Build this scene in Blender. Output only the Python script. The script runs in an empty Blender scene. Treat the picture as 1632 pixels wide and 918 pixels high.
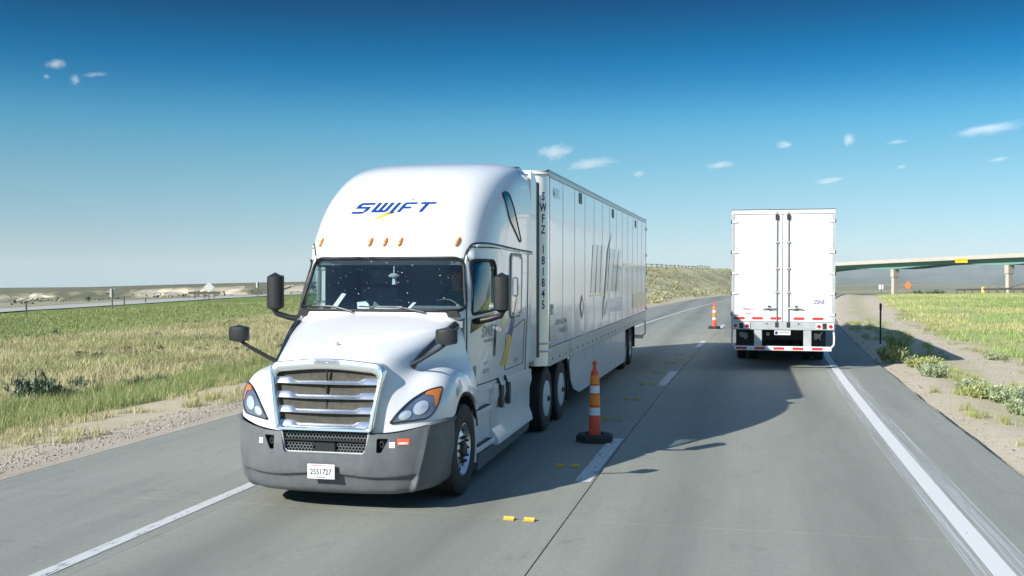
import bpy, bmesh, math, random
import numpy as np
from mathutils import Vector, Matrix
from mathutils.bvhtree import BVHTree

R = math.radians
SC = bpy.context.scene
COL = SC.collection
random.seed(7)
RNG = np.random.default_rng(7)

# ---------------------------------------------------------------- camera
FPX, CAMH, VPX, VPY = 1659.7, 2.536, 1190.8, 432.5      # photograph 1632 x 918
YAW = math.atan2(VPX - 816, FPX)
PIT = math.atan2((VPY - 459) * math.cos(YAW), FPX)
cam_d = bpy.data.cameras.new('camera')
cam_d.sensor_width = 36.0
cam_d.lens = FPX / 1632 * 36.0
cam_d.clip_start = 0.1
cam_d.clip_end = 60000
cam = bpy.data.objects.new('camera', cam_d)
cam.location = (0, 0, CAMH)
cam.rotation_euler = (math.pi / 2 + PIT, 0, YAW)
COL.objects.link(cam)
SC.camera = cam

# ---------------------------------------------------------------- sky and sun
LIGHT = Vector((4.12, 5.75, -4.11)).normalized()          # the way the sunlight travels
SUN_EL = math.asin(-LIGHT.z)
SUN_AZ = math.atan2(-LIGHT.x, -LIGHT.y)
world = bpy.data.worlds.new('World')
SC.world = world
world.use_nodes = True
nt = world.node_tree
nt.nodes.clear()
def wn(t, **k):
    n = nt.nodes.new(t)
    for a, b in k.items():
        setattr(n, a, b)
    return n
w_out = wn('ShaderNodeOutputWorld')
w_bg = wn('ShaderNodeBackground')
w_bg.inputs['Strength'].default_value = 0.15
w_sky = wn('ShaderNodeTexSky', sky_type='NISHITA', sun_disc=False, sun_elevation=SUN_EL, sun_rotation=SUN_AZ,
           altitude=2000.0, air_density=1.0, dust_density=0.4, ozone_density=2.2)
w_tc = wn('ShaderNodeTexCoord')
w_sep = wn('ShaderNodeSeparateXYZ')
w_max = wn('ShaderNodeMath', operation='MAXIMUM')
w_max.inputs[1].default_value = 0.004
w_com = wn('ShaderNodeCombineXYZ')
w_rmp = wn('ShaderNodeValToRGB')                          # tints sky by height: pale horizon, deep blue band, brightened overhead to fill shadows
w_mul = wn('ShaderNodeMix', data_type='RGBA', blend_type='MULTIPLY')
w_mul.inputs['Factor'].default_value = 1.0
L = nt.links.new
L(w_tc.outputs['Generated'], w_sep.inputs[0])
L(w_sep.outputs['Z'], w_max.inputs[0])
L(w_sep.outputs['X'], w_com.inputs['X'])
L(w_sep.outputs['Y'], w_com.inputs['Y'])
L(w_max.outputs[0], w_com.inputs['Z'])
L(w_com.outputs[0], w_sky.inputs['Vector'])
w_map = wn('ShaderNodeMapRange')
w_map.inputs['From Min'].default_value = 0.0
w_map.inputs['From Max'].default_value = 1.0
L(w_max.outputs[0], w_map.inputs['Value'])
L(w_map.outputs['Result'], w_rmp.inputs['Fac'])
L(w_sky.outputs['Color'], w_mul.inputs['A'])
L(w_rmp.outputs['Color'], w_mul.inputs['B'])
L(w_mul.outputs['Result'], w_bg.inputs['Color'])
L(w_bg.outputs[0], w_out.inputs['Surface'])
SKY_STOPS = [(0.0, (1, 1, 1)), (1.0, (1, 1, 1))]
SKY_STOPS = [(0.0045, (0.3761, 0.4243, 0.5143)), (0.0195, (0.3687, 0.416, 0.5042)), (0.0498, (0.3626, 0.4268, 0.4686)), (0.0798, (0.3387, 0.4577, 0.4611)), (0.1098, (0.2801, 0.4516, 0.4559)), (0.1395, (0.185, 0.4602, 0.4936)), (0.1695, (0.062, 0.3334, 0.4343)), (0.1989, (0.003, 0.252, 0.372)), (0.2226, (0.002, 0.194, 0.298)), (0.246, (0.002, 0.128, 0.228)), (0.2577, (0.002, 0.106, 0.208)), (0.34, (0.03, 0.24, 0.38)), (0.55, (0.8, 1.18, 1.08)), (0.8, (1.05, 1.3, 1.18)), (1.0, (1.08, 1.3, 1.18))]
cr = w_rmp.color_ramp
cr.interpolation = 'B_SPLINE'
while len(cr.elements) > 1:
    cr.elements.remove(cr.elements[-1])
cr.elements[0].position = SKY_STOPS[0][0]
cr.elements[0].color = (*SKY_STOPS[0][1], 1)
for p_, c_ in SKY_STOPS[1:]:
    e_ = cr.elements.new(p_)
    e_.color = (*c_, 1)

sun_d = bpy.data.lights.new('sun', 'SUN')
sun_d.energy = 5.0
sun_d.angle = R(0.53)
sun_d.color = (1.0, 0.955, 0.88)
sun = bpy.data.objects.new('sun', sun_d)
sun.rotation_euler = LIGHT.to_track_quat('-Z', 'Y').to_euler()
sun.location = (-40, -50, 60)
COL.objects.link(sun)

vs = SC.view_settings
vs.view_transform = 'Standard'
vs.look = 'None'
vs.exposure = 0.45
vs.gamma = 1.0
vs.use_curve_mapping = False
SC.render.engine = 'CYCLES'
cy = SC.cycles
cy.use_denoising = True
cy.max_bounces = 8
cy.transparent_max_bounces = 16
cy.volume_bounces = 3
cy.caustics_reflective = False
cy.caustics_refractive = False
cy.sample_clamp_indirect = 6.0

# ---------------------------------------------------------------- helpers
def at(u, v, Y):
    """the point seen at photo pixel (u, v) at distance Y along the road"""
    fw = Vector((-math.sin(YAW) * math.cos(PIT), math.cos(YAW) * math.cos(PIT), math.sin(PIT)))
    rt = Vector((math.cos(YAW), math.sin(YAW), 0))
    up = rt.cross(fw)
    r = fw * FPX + rt * (u - 816) - up * (v - 459)
    return Vector((0, 0, CAMH)) + r * (Y / r.y)

def link(name, me, mat=None, parent=None, loc=None, rot=None):
    o = bpy.data.objects.new(name, me)
    COL.objects.link(o)
    if mat is not None and me is not None and len(me.materials) == 0:
        me.materials.append(mat)
    if parent is not None:
        o.parent = parent
    if loc is not None:
        o.location = loc
    if rot is not None:
        o.rotation_euler = rot
    return o

def tag(o, label=None, cat=None, group=None, kind=None):
    if label: o['label'] = label
    if cat: o['category'] = cat
    if group: o['group'] = group
    if kind: o['kind'] = kind
    return o

def thing(name, label, cat, loc=(0, 0, 0), rz=0.0, group=None):
    o = bpy.data.objects.new(name, None)
    o.empty_display_size = 0.2
    COL.objects.link(o)
    o.location = loc
    o.rotation_euler = (0, 0, rz)
    return tag(o, label, cat, group)

def smooth(me, ang=40):
    me.polygons.foreach_set('use_smooth', [True] * len(me.polygons))
    me.set_sharp_from_angle(angle=R(ang))
    return me

class MB:
    """collects shapes that become ONE mesh"""
    def __init__(s): s.v = []; s.f = []
    def add(s, vs_, fs_):
        k = len(s.v); s.v += [tuple(p) for p in vs_]; s.f += [tuple(i + k for i in f) for f in fs_]
        return s
    def box(s, x0, x1, y0, y1, z0, z1, b=0.0):
        if b > 0:
            b = min(b, .49 * (x1 - x0), .49 * (y1 - y0), .49 * (z1 - z0))
            V = []; 
            for sz in (0, 1):
                for sy in (0, 1):
                    for sx in (0, 1):
                        X, Y, Z = (x0, x1)[sx], (y0, y1)[sy], (z0, z1)[sz]
                        dx, dy, dz = (b, -b)[sx], (b, -b)[sy], (b, -b)[sz]
                        V += [(X, Y + dy, Z + dz), (X + dx, Y, Z + dz), (X + dx, Y + dy, Z)]
            def i(sx, sy, sz, a): return ((sz * 2 + sy) * 2 + sx) * 3 + a
            F = []
            for a, (p, q) in ((0, (1, 2)), (1, (0, 2)), (2, (0, 1))):
                for sd in (0, 1):
                    loop = []
                    for (m, n) in ((0, 0), (1, 0), (1, 1), (0, 1)):
                        c = [0, 0, 0]; c[a] = sd; c[p] = m; c[q] = n
                        loop.append(i(*c, a))
                    F.append(loop)
            for a in range(3):
                p, q = [k for k in range(3) if k != a]
                for m in (0, 1):
                    for n in (0, 1):
                        c = [0, 0, 0]; c[p] = m; c[q] = n; d = list(c); d[a] = 1
                        F.append((i(*c, p), i(*c, q), i(*d, q), i(*d, p)))
            for sz in (0, 1):
                for sy in (0, 1):
                    for sx in (0, 1):
                        F.append((i(sx, sy, sz, 0), i(sx, sy, sz, 1), i(sx, sy, sz, 2)))
            return s.add(V, F)
        V = [(x, y, z) for z in (z0, z1) for y in (y0, y1) for x in (x0, x1)]
        return s.add(V, [(0, 2, 3, 1), (4, 5, 7, 6), (0, 1, 5, 4), (2, 6, 7, 3), (0, 4, 6, 2), (1, 3, 7, 5)])
    def prism(s, poly, axis, a, b):
        """poly: 2D points; axis 0: (y,z) along x; 1: (x,z) along y; 2: (x,y) along z"""
        def P(p, t):
            return {0: (t, p[0], p[1]), 1: (p[0], t, p[1]), 2: (p[0], p[1], t)}[axis]
        n = len(poly)
        V = [P(p, a) for p in poly] + [P(p, b) for p in poly]
        F = [tuple(range(n)), tuple(range(2 * n - 1, n - 1, -1))] + [(i, i + n, (i + 1) % n + n, (i + 1) % n) for i in range(n)]
        return s.add(V, F)
    def tube(s, pts, r, n=8, caps=True, closed=False):
        pts = [Vector(p) for p in pts]
        rr = r if hasattr(r, '__len__') else [r] * len(pts)
        m = len(pts); V = []; F = []
        prev = None
        for i, p in enumerate(pts):
            if closed: t = pts[(i + 1) % m] - pts[i - 1]
            else: t = pts[min(i + 1, m - 1)] - pts[max(i - 1, 0)]
            t = t.normalized() if t.length > 1e-9 else Vector((0, 0, 1))
            if prev is None:
                a = t.orthogonal().normalized()
            else:
                a = prev - t * prev.dot(t); a = a.normalized() if a.length > 1e-6 else t.orthogonal().normalized()
            prev = a; b = t.cross(a)
            for k in range(n):
                w = 2 * math.pi * (k + .5) / n
                V.append(p + (a * math.cos(w) + b * math.sin(w)) * rr[i])
        last = m if closed else m - 1
        for i in range(last):
            for k in range(n):
                F.append((i * n + k, i * n + (k + 1) % n, ((i + 1) % m) * n + (k + 1) % n, ((i + 1) % m) * n + k))
        if caps and not closed:
            F.append(tuple(range(n - 1, -1, -1))); F.append(tuple((m - 1) * n + k for k in range(n)))
        return s.add(V, F)
    def lathe(s, prof, axis='z', n=24, c=(0, 0, 0), a0=0, a1=2 * math.pi):
        """prof: (radius, height) pairs"""
        full = abs(a1 - a0 - 2 * math.pi) < 1e-6
        m = n if full else n + 1
        V = []; F = []
        for k in range(m):
            w = a0 + (a1 - a0) * k / n
            for r, h in prof:
                p = {'z': (r * math.cos(w), r * math.sin(w), h), 'x': (h, r * math.cos(w), r * math.sin(w)),
                     'y': (r * math.cos(w), h, r * math.sin(w))}[axis]
                V.append((p[0] + c[0], p[1] + c[1], p[2] + c[2]))
        q = len(prof)
        for k in range(n):
            k2 = (k + 1) % m
            for j in range(q - 1):
                F.append((k * q + j, k2 * q + j, k2 * q + j + 1, k * q + j + 1))
        return s.add(V, F)
    def cyl(s, p0, p1, r, n=12, r1=None):
        return s.tube([p0, p1], [r, r if r1 is None else r1], n)
    def mesh(s, name='m'):
        me = bpy.data.meshes.new(name)
        me.from_pydata(s.v, [], s.f)
        bm = bmesh.new(); bm.from_mesh(me)
        bmesh.ops.remove_doubles(bm, verts=bm.verts, dist=1e-6)
        bmesh.ops.recalc_face_normals(bm, faces=bm.faces)
        bm.to_mesh(me); bm.free()
        return me
    def build(s, name, mat, parent=None, sm=None, **k):
        me = s.mesh(name)
        if sm: smooth(me, sm)
        return link(name, me, mat, parent, **k)

def fast_mesh(name, V, F3, mat=None, cols=None):
    """numpy verts (n,3), triangles (m,3), optional per-vertex colour"""
    me = bpy.data.meshes.new(name)
    n, m = len(V), len(F3)
    me.vertices.add(n); me.vertices.foreach_set('co', np.ascontiguousarray(V, dtype=np.float32).ravel())
    me.loops.add(m * 3); me.loops.foreach_set('vertex_index', np.ascontiguousarray(F3, dtype=np.int32).ravel())
    me.polygons.add(m); me.polygons.foreach_set('loop_start', np.arange(0, m * 3, 3, dtype=np.int32))
    me.update()
    if cols is not None:
        a = me.color_attributes.new('col', 'FLOAT_COLOR', 'POINT')
        c4 = np.ones((n, 4), dtype=np.float32); c4[:, :3] = cols
        a.data.foreach_set('color', c4.ravel())
    if mat: me.materials.append(mat)
    me.validate()
    return me

def apply_mods(o):
    """turn an object with modifiers into a plain mesh object"""
    dg = bpy.context.evaluated_depsgraph_get()
    me = bpy.data.meshes.new_from_object(o.evaluated_get(dg))
    o.modifiers.clear()
    o.data = me
    return o

def boolean(o, cutters, op='DIFFERENCE'):
    for c in cutters:
        m = o.modifiers.new('b', 'BOOLEAN'); m.object = c; m.operation = op; m.solver = 'EXACT'
    apply_mods(o)
    return o

def temp(mb, parent=None):
    return link('temp_cutter', mb.mesh() if isinstance(mb, MB) else mb, None, parent)

def drop(*os_):
    for o in os_:
        bpy.data.objects.remove(o, do_unlink=True)

def bvh_of(o):
    me = o.data
    return BVHTree.FromPolygons([v.co.copy() for v in me.vertices], [tuple(p.vertices) for p in me.polygons])

def copy_tree(o, parent=None):
    c = o.copy(); COL.objects.link(c)
    c.parent = parent
    for ch in list(o.children):
        copy_tree(ch, c)
    return c

def rrect(x0, x1, z0, z1, r, n=5):
    P = []
    for cx, cz, a in ((x1 - r, z1 - r, 0), (x0 + r, z1 - r, 90), (x0 + r, z0 + r, 180), (x1 - r, z0 + r, 270)):
        for k in range(n + 1):
            w = R(a + 90 * k / n); P.append((cx + r * math.cos(w), cz + r * math.sin(w)))
    return P

def rpoly(pts, r, n=4):
    """polygon with rounded corners"""
    out = []
    m = len(pts)
    for i in range(m):
        p = Vector(pts[i]); a = Vector(pts[i - 1]) - p; b = Vector(pts[(i + 1) % m]) - p
        rr = (r[i] if hasattr(r, '__len__') else r)
        rr = min(rr, .48 * a.length, .48 * b.length)
        p0 = p + a.normalized() * rr; p1 = p + b.normalized() * rr
        for k in range(n + 1):
            t = k / n
            out.append(tuple((1 - t) ** 2 * p0 + 2 * t * (1 - t) * p + t * t * p1))
    return out

def subdivided(mb_or_me, edge):
    me = mb_or_me.mesh() if isinstance(mb_or_me, MB) else mb_or_me
    bm = bmesh.new(); bm.from_mesh(me)
    bmesh.ops.triangulate(bm, faces=bm.faces)
    for _ in range(6):
        es = [e for e in bm.edges if e.calc_length() > edge]
        if not es: break
        bmesh.ops.subdivide_edges(bm, edges=es, cuts=1)
        bmesh.ops.triangulate(bm, faces=[f for f in bm.faces if len(f.verts) > 3])
    bm.to_mesh(me); bm.free()
    return me

def flat_poly(polys, edge=None):
    """list of 2D polygons -> mesh in the xz plane (y = 0), facing -y"""
    bm = bmesh.new()
    for P in polys:
        vs_ = [bm.verts.new((p[0], 0, p[1])) for p in P]
        bm.faces.new(vs_)
    bmesh.ops.recalc_face_normals(bm, faces=bm.faces)
    for f in bm.faces:
        if f.normal.y > 0: f.normal_flip()
    bmesh.ops.triangulate(bm, faces=bm.faces, ngon_method='EAR_CLIP')
    me = bpy.data.meshes.new('flat'); bm.to_mesh(me); bm.free()
    return subdivided(me, edge) if edge else me

def text_mesh(s, size, shear=0.0, off=0.0, sx=1.0, edge=None, align='CENTER'):
    """text as a flat mesh in the xz plane facing -y, centred"""
    cu = bpy.data.curves.new('t', 'FONT')
    cu.body = s; cu.size = size; cu.shear = shear; cu.offset = off; cu.align_x = align; cu.align_y = 'CENTER'
    cu.resolution_u = 3
    o = bpy.data.objects.new('t', cu); COL.objects.link(o)
    dg = bpy.context.evaluated_depsgraph_get()
    me = bpy.data.meshes.new_from_object(o.evaluated_get(dg))
    bpy.data.objects.remove(o, do_unlink=True)
    bpy.data.curves.remove(cu)
    for v in me.vertices:
        x, y, z = v.co; v.co = (x * sx, 0, y)
    me.materials.clear()
    return subdivided(me, edge) if edge else me

def drape(me, bvh, direction, off, place):
    """throw a flat decal onto a surface: place(co) -> 3D start point; keep it OFF in front of the surface"""
    d = Vector(direction).normalized()
    for v in me.vertices:
        p = place(v.co)
        h = bvh.ray_cast(p, d)
        v.co = (h[0] - d * off) if h[0] is not None else p
    return me
# ---------------------------------------------------------------- materials
def mat(name, col, rough=.5, metal=0.0, spec=.5, coat=0.0, noise=None, bump=None, emit=None, coat_rough=.05):
    """noise: (scale, amount, second colour); bump: (scale, strength)"""
    m = bpy.data.materials.new(name); m.use_nodes = True
    n = m.node_tree.nodes; l = m.node_tree.links
    b = n['Principled BSDF']
    b.inputs['Base Color'].default_value = (*col, 1)
    b.inputs['Roughness'].default_value = rough
    b.inputs['Metallic'].default_value = metal
    b.inputs['Specular IOR Level'].default_value = spec
    b.inputs['Coat Weight'].default_value = coat
    b.inputs['Coat Roughness'].default_value = coat_rough
    if noise or bump:
        tc = n.new('ShaderNodeTexCoord')
    if noise:
        t = n.new('ShaderNodeTexNoise'); t.inputs['Scale'].default_value = noise[0]; t.inputs['Detail'].default_value = 6
        t.inputs['Roughness'].default_value = .65
        l.new(tc.outputs['Object'], t.inputs['Vector'])
        mr = n.new('ShaderNodeMapRange'); mr.inputs['From Min'].default_value = .35; mr.inputs['From Max'].default_value = .7
        mr.inputs['To Max'].default_value = noise[1]
        l.new(t.outputs['Fac'], mr.inputs['Value'])
        mx = n.new('ShaderNodeMix'); mx.data_type = 'RGBA'
        mx.inputs['A'].default_value = (*col, 1); mx.inputs['B'].default_value = (*noise[2], 1)
        l.new(mr.outputs['Result'], mx.inputs['Factor']); l.new(mx.outputs['Result'], b.inputs['Base Color'])
    if bump:
        t2 = n.new('ShaderNodeTexNoise'); t2.inputs['Scale'].default_value = bump[0]; t2.inputs['Detail'].default_value = 4
        l.new(tc.outputs['Object'], t2.inputs['Vector'])
        bp = n.new('ShaderNodeBump'); bp.inputs['Strength'].default_value = bump[1]; bp.inputs['Distance'].default_value = .01
        l.new(t2.outputs['Fac'], bp.inputs['Height']); l.new(bp.outputs[0], b.inputs['Normal'])
    return m

M = {}
M['white'] = mat('white_paint', (.80, .81, .81), .30, coat=.7, coat_rough=.03, noise=(2.2, .16, (.62, .61, .57)))
M['white_dirty'] = mat('white_paint_dusty', (.74, .75, .75), .38, coat=.25, noise=(2.5, .35, (.50, .49, .45)))
M['trailer_white'] = mat('trailer_sheet', (.90, .91, .91), .26, metal=.30, coat=.6, coat_rough=.08, noise=(.8, .15, (.80, .81, .80)), bump=(1.3, .03))
M['door_white'] = mat('trailer_door_paint', (.80, .80, .80), .4, noise=(1.7, .38, (.60, .59, .55)))
M['rail'] = mat('aluminium_rail', (.62, .64, .65), .38, metal=.35, noise=(6, .5, (.42, .43, .43)))
M['galv'] = mat('galvanised_steel', (.60, .63, .62), .42, metal=.4, noise=(5, .6, (.38, .40, .40)))
M['bumper'] = mat('grey_bumper_plastic', (.098, .112, .122), .48, noise=(5, .65, (.165, .172, .168)), bump=(240, .08))
M['black'] = mat('black_plastic', (.015, .016, .018), .42, noise=(12, .4, (.03, .03, .03)))
M['gloss_black'] = mat('gloss_black', (.012, .013, .016), .15, coat=.5)
M['rubber'] = mat('tyre_rubber', (.022, .022, .023), .75, noise=(14, .6, (.05, .047, .043)), bump=(60, .2))
M['seal'] = mat('rubber_seal', (.012, .013, .014), .6)
M['chrome'] = mat('chrome', (.88, .885, .88), .22, metal=1.0)
M['alu'] = mat('polished_aluminium', (.80, .81, .82), .34, metal=1.0, noise=(8, .4, (.55, .55, .54)))
M['grille_net'] = mat('insect_screen', (.085, .080, .064), .4, metal=.35, bump=(420, .5), noise=(14, .8, (.035, .033, .027)))
M['dark_int'] = mat('cab_interior', (.26, .30, .31), .7)
M['dash'] = mat('dashboard', (.20, .225, .235), .6, noise=(20, .4, (.14, .16, .17)))
M['seat'] = mat('seat_fabric', (.20, .23, .25), .85)
M['chassis'] = mat('chassis_black', (.018, .018, .02), .6, noise=(7, .6, (.06, .055, .05)))
M['amber'] = mat('amber_lens', (.90, .24, .01), .18, coat=.5)
M['red_lens'] = mat('red_lens', (.62, .02, .015), .2, coat=.5)
M['red_tape'] = mat('red_reflective_tape', (.70, .035, .03), .4)
M['white_tape'] = mat('white_reflective_tape', (.85, .85, .85), .35)
M['blue'] = mat('blue_vinyl', (.006, .045, .27), .3)
M['navy'] = mat('navy_vinyl', (.012, .022, .16), .4)
M['ink'] = mat('dark_ink', (.03, .035, .045), .5)
M['grey_vinyl'] = mat('grey_vinyl', (.52, .57, .59), .25, metal=.2, coat=.5)
M['grey_text'] = mat('grey_lettering', (.26, .29, .31), .45)
M['pale_blue'] = mat('pale_blue_vinyl', (.42, .54, .76), .25, metal=.2, coat=.5)
M['yellow_vinyl'] = mat('yellow_vinyl', (.72, .50, .03), .35)
M['pale_yellow'] = mat('pale_yellow_vinyl', (.80, .76, .36), .3, coat=.5)
M['plate'] = mat('licence_plate', (.78, .79, .78), .4)
M['sticker_red'] = mat('orange_sticker', (.80, .13, .05), .45)
M['paper'] = mat('paper', (.82, .82, .80), .8)
M['skin'] = mat('skin', (.50, .30, .22), .55)
M['shirt'] = mat('shirt', (.06, .20, .13), .85)
M['hair'] = mat('hair', (.05, .04, .035), .7)
M['orange'] = mat('orange_plastic', (.88, .085, .03), .45, noise=(18, .25, (.62, .08, .04)))
M['orange_ref'] = mat('orange_reflective', (.95, .27, .02), .3, noise=(16, .4, (.80, .16, .02)))
M['cone_white'] = mat('white_reflective', (.78, .82, .84), .3, noise=(22, .4, (.55, .6, .63)))
M['yellow_tab'] = mat('yellow_marker', (.74, .50, .06), .5, noise=(60, .7, (.38, .27, .06)))
M['lug'] = mat('lug_nut', (.06, .05, .05), .4, metal=.6)
M['bulb'] = mat('lamp_reflector', (.94, .94, .93), .22, metal=.5)
M['headlamp_inner'] = mat('headlamp_housing', (.22, .25, .31), .25, metal=.4)

def glass(name, tint, mixf=.12, rough=.01):
    m = bpy.data.materials.new(name); m.use_nodes = True
    n = m.node_tree.nodes; l = m.node_tree.links; n.clear()
    o = n.new('ShaderNodeOutputMaterial'); t = n.new('ShaderNodeBsdfTransparent'); g = n.new('ShaderNodeBsdfGlossy')
    t.inputs[0].default_value = (*tint, 1); g.inputs['Color'].default_value = (.95, .97, 1, 1); g.inputs['Roughness'].default_value = rough
    fr = n.new('ShaderNodeLayerWeight'); fr.inputs[0].default_value = .5      # Schlick reflectance, same from both sides
    pw = n.new('ShaderNodeMath'); pw.operation = 'POWER'; pw.inputs[1].default_value = 5.0
    ad = n.new('ShaderNodeMath'); ad.operation = 'MULTIPLY_ADD'; ad.inputs[1].default_value = .94; ad.inputs[2].default_value = .04 + mixf; ad.use_clamp = True
    mx = n.new('ShaderNodeMixShader')
    l.new(fr.outputs['Facing'], pw.inputs[0]); l.new(pw.outputs[0], ad.inputs[0]); l.new(ad.outputs[0], mx.inputs[0]); l.new(t.outputs[0], mx.inputs[1]); l.new(g.outputs[0], mx.inputs[2])
    l.new(mx.outputs[0], o.inputs[0])
    return m
M['glass'] = glass('windscreen_glass', (.80, .92, .92), .045)
M['side_glass'] = glass('side_window_glass', (.60, .72, .70), .10)
M['lens'] = glass('headlamp_lens', (.92, .95, 1.0), .03)
M['mirror_glass'] = mat('mirror_glass', (.9, .9, .9), .02, metal=1.0)

def vcol_mat(name, rough=.8, trans=.25, hue=None):
    """leaf and grass material: colour from the blade's own attribute, some light coming through"""
    m = bpy.data.materials.new(name); m.use_nodes = True
    n = m.node_tree.nodes; l = m.node_tree.links; n.clear()
    o = n.new('ShaderNodeOutputMaterial'); a = n.new('ShaderNodeVertexColor'); a.layer_name = 'col'
    d = n.new('ShaderNodeBsdfDiffuse'); t = n.new('ShaderNodeBsdfTranslucent'); mx = n.new('ShaderNodeMixShader')
    mx.inputs[0].default_value = trans
    l.new(a.outputs['Color'], d.inputs[0]); l.new(a.outputs['Color'], t.inputs[0])
    l.new(d.outputs[0], mx.inputs[1]); l.new(t.outputs[0], mx.inputs[2]); l.new(mx.outputs[0], o.inputs[0])
    return m
M['grass'] = vcol_mat('grass_blades')
M['sage'] = vcol_mat('sage_leaves', trans=.15)
M['stone'] = vcol_mat('gravel_stones', trans=0.0)
# ---------------------------------------------------------------- the lie of the land
def sstep(a, b, x):
    t = np.clip((np.asarray(x, float) - a) / (b - a), 0, 1)
    return t * t * (3 - 2 * t)
def curve(Y):
    """sideways drift of the road as it bends to the right"""
    Y = np.asarray(Y, float)
    t = np.clip(Y - 12, 0, 98)
    c = t * t / 1750
    return c + np.clip(Y - 110, 0, 1e9) * .112 - .00016 * np.clip(Y - 110, 0, 200) ** 2 - .064 * np.clip(Y - 310, 0, 1e9)
def base(Y):
    Y = np.asarray(Y, float)
    return -4.2 * sstep(95, 330, Y) - .010 * np.clip(Y - 330, 0, 1e9)
def vnoise(x, y, s, seed=0):
    """smooth value noise, numpy"""
    x = np.asarray(x, float) / s; y = np.asarray(y, float) / s
    xi = np.floor(x).astype(np.int64); yi = np.floor(y).astype(np.int64)
    fx = x - xi; fy = y - yi
    fx = fx * fx * (3 - 2 * fx); fy = fy * fy * (3 - 2 * fy)
    def hsh(a, b):
        n = (a * 374761393 + b * 668265263 + seed * 974634721) & 0x7fffffff
        n = ((n ^ (n >> 13)) * 1274126177) & 0x7fffffff
        return ((n ^ (n >> 16)) & 0xffff) / 65535.0
    return (hsh(xi, yi) * (1 - fx) + hsh(xi + 1, yi) * fx) * (1 - fy) + (hsh(xi, yi + 1) * (1 - fx) + hsh(xi + 1, yi + 1) * fx) * fy
def fbm(x, y, s, seed=0, o=4):
    r = 0; a = .5; t = 0
    for k in range(o):
        r = r + a * vnoise(x, y, s / 2 ** k, seed + k * 17); t += a; a *= .55
    return r / t
def height(X, Y):
    X = np.asarray(X, float); Y = np.asarray(Y, float)
    xr = X - curve(Y)
    left = -.05 - .33 * sstep(-10.0, -14.5, xr) + .30 * sstep(-38, -45, xr)
    right = -.012 - .10 * sstep(3.6, 6.0, xr) + .12 * sstep(8, 12, xr) + .35 * sstep(14, 40, xr) * sstep(20, 60, Y)
    z = np.where(xr < -3, left, right)
    rough = sstep(9.3, 11.5, -xr) + sstep(3.5, 5.0, xr)
    z = z + rough * (fbm(X, Y, 1.6, 3, 3) - .5) * .10 + rough * sstep(12, 25, np.abs(xr)) * (fbm(X, Y, 14, 9, 3) - .5) * .5 * (1 - sstep(-44, -47, X) * sstep(-62, -58, X))
    z = np.where((xr > -9.3) & (xr < 3.42), -.07, z)
    z = z - .018 * np.clip(-60 - X, 0, 1e9) - .022 * np.clip(-54 - X, 0, 300)
    far = sstep(80, 400, np.hypot(X, Y))
    z = z + far * (fbm(X, Y, 160, 5, 4) - .5) * 3.0 * sstep(60, 160, np.abs(X))
    return z + base(Y)

def ground_mat():
    m = bpy.data.materials.new('prairie_ground'); m.use_nodes = True
    n = m.node_tree.nodes; l = m.node_tree.links; b = n['Principled BSDF']
    b.inputs['Roughness'].default_value = .95; b.inputs['Specular IOR Level'].default_value = .1
    g = n.new('ShaderNodeNewGeometry'); a = n.new('ShaderNodeVertexColor'); a.layer_name = 'col'
    def noise(s, d=5, r=.65):
        t = n.new('ShaderNodeTexNoise'); t.inputs['Scale'].default_value = s; t.inputs['Detail'].default_value = d; t.inputs['Roughness'].default_value = r
        l.new(g.outputs['Position'], t.inputs['Vector']); return t
    def mix(f, A, B, mode='MIX'):
        x = n.new('ShaderNodeMix'); x.data_type = 'RGBA'; x.blend_type = mode
        for nm, val in (('Factor', f), ('A', A), ('B', B)):
            if isinstance(val, (int, float)): x.inputs[nm].default_value = val
            elif isinstance(val, tuple): x.inputs[nm].default_value = (*val, 1)
            else: l.new(val, x.inputs[nm])
        return x.outputs['Result']
    def ramp(src, a0, a1, t0=0.0, t1=1.0):
        r = n.new('ShaderNodeMapRange'); r.inputs['From Min'].default_value = a0; r.inputs['From Max'].default_value = a1
        r.inputs['To Min'].default_value = t0; r.inputs['To Max'].default_value = t1; l.new(src, r.inputs['Value']); return r.outputs['Result']
    n1, n2, n3 = noise(.9), noise(7.0), noise(42.0, 3)
    c = mix(ramp(n1.outputs['Fac'], .38, .66), a.outputs['Color'], mix(1.0, a.outputs['Color'], (.90, .88, .82), 'MULTIPLY'))
    c = mix(ramp(n2.outputs['Fac'], .42, .72, 0, .55), c, mix(1.0, c, (.74, .72, .64), 'MULTIPLY'))
    c = mix(ramp(n3.outputs['Fac'], .45, .7, 0, .5), c, mix(1.0, c, (1.25, 1.22, 1.15), 'MULTIPLY'))
    l.new(c, b.inputs['Base Color'])
    bp = n.new('ShaderNodeBump'); bp.inputs['Strength'].default_value = .7; bp.inputs['Distance'].default_value = .03
    l.new(n3.outputs['Fac'], bp.inputs['Height']); l.new(bp.outputs[0], b.inputs['Normal'])
    return m
M['ground'] = ground_mat()

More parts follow.
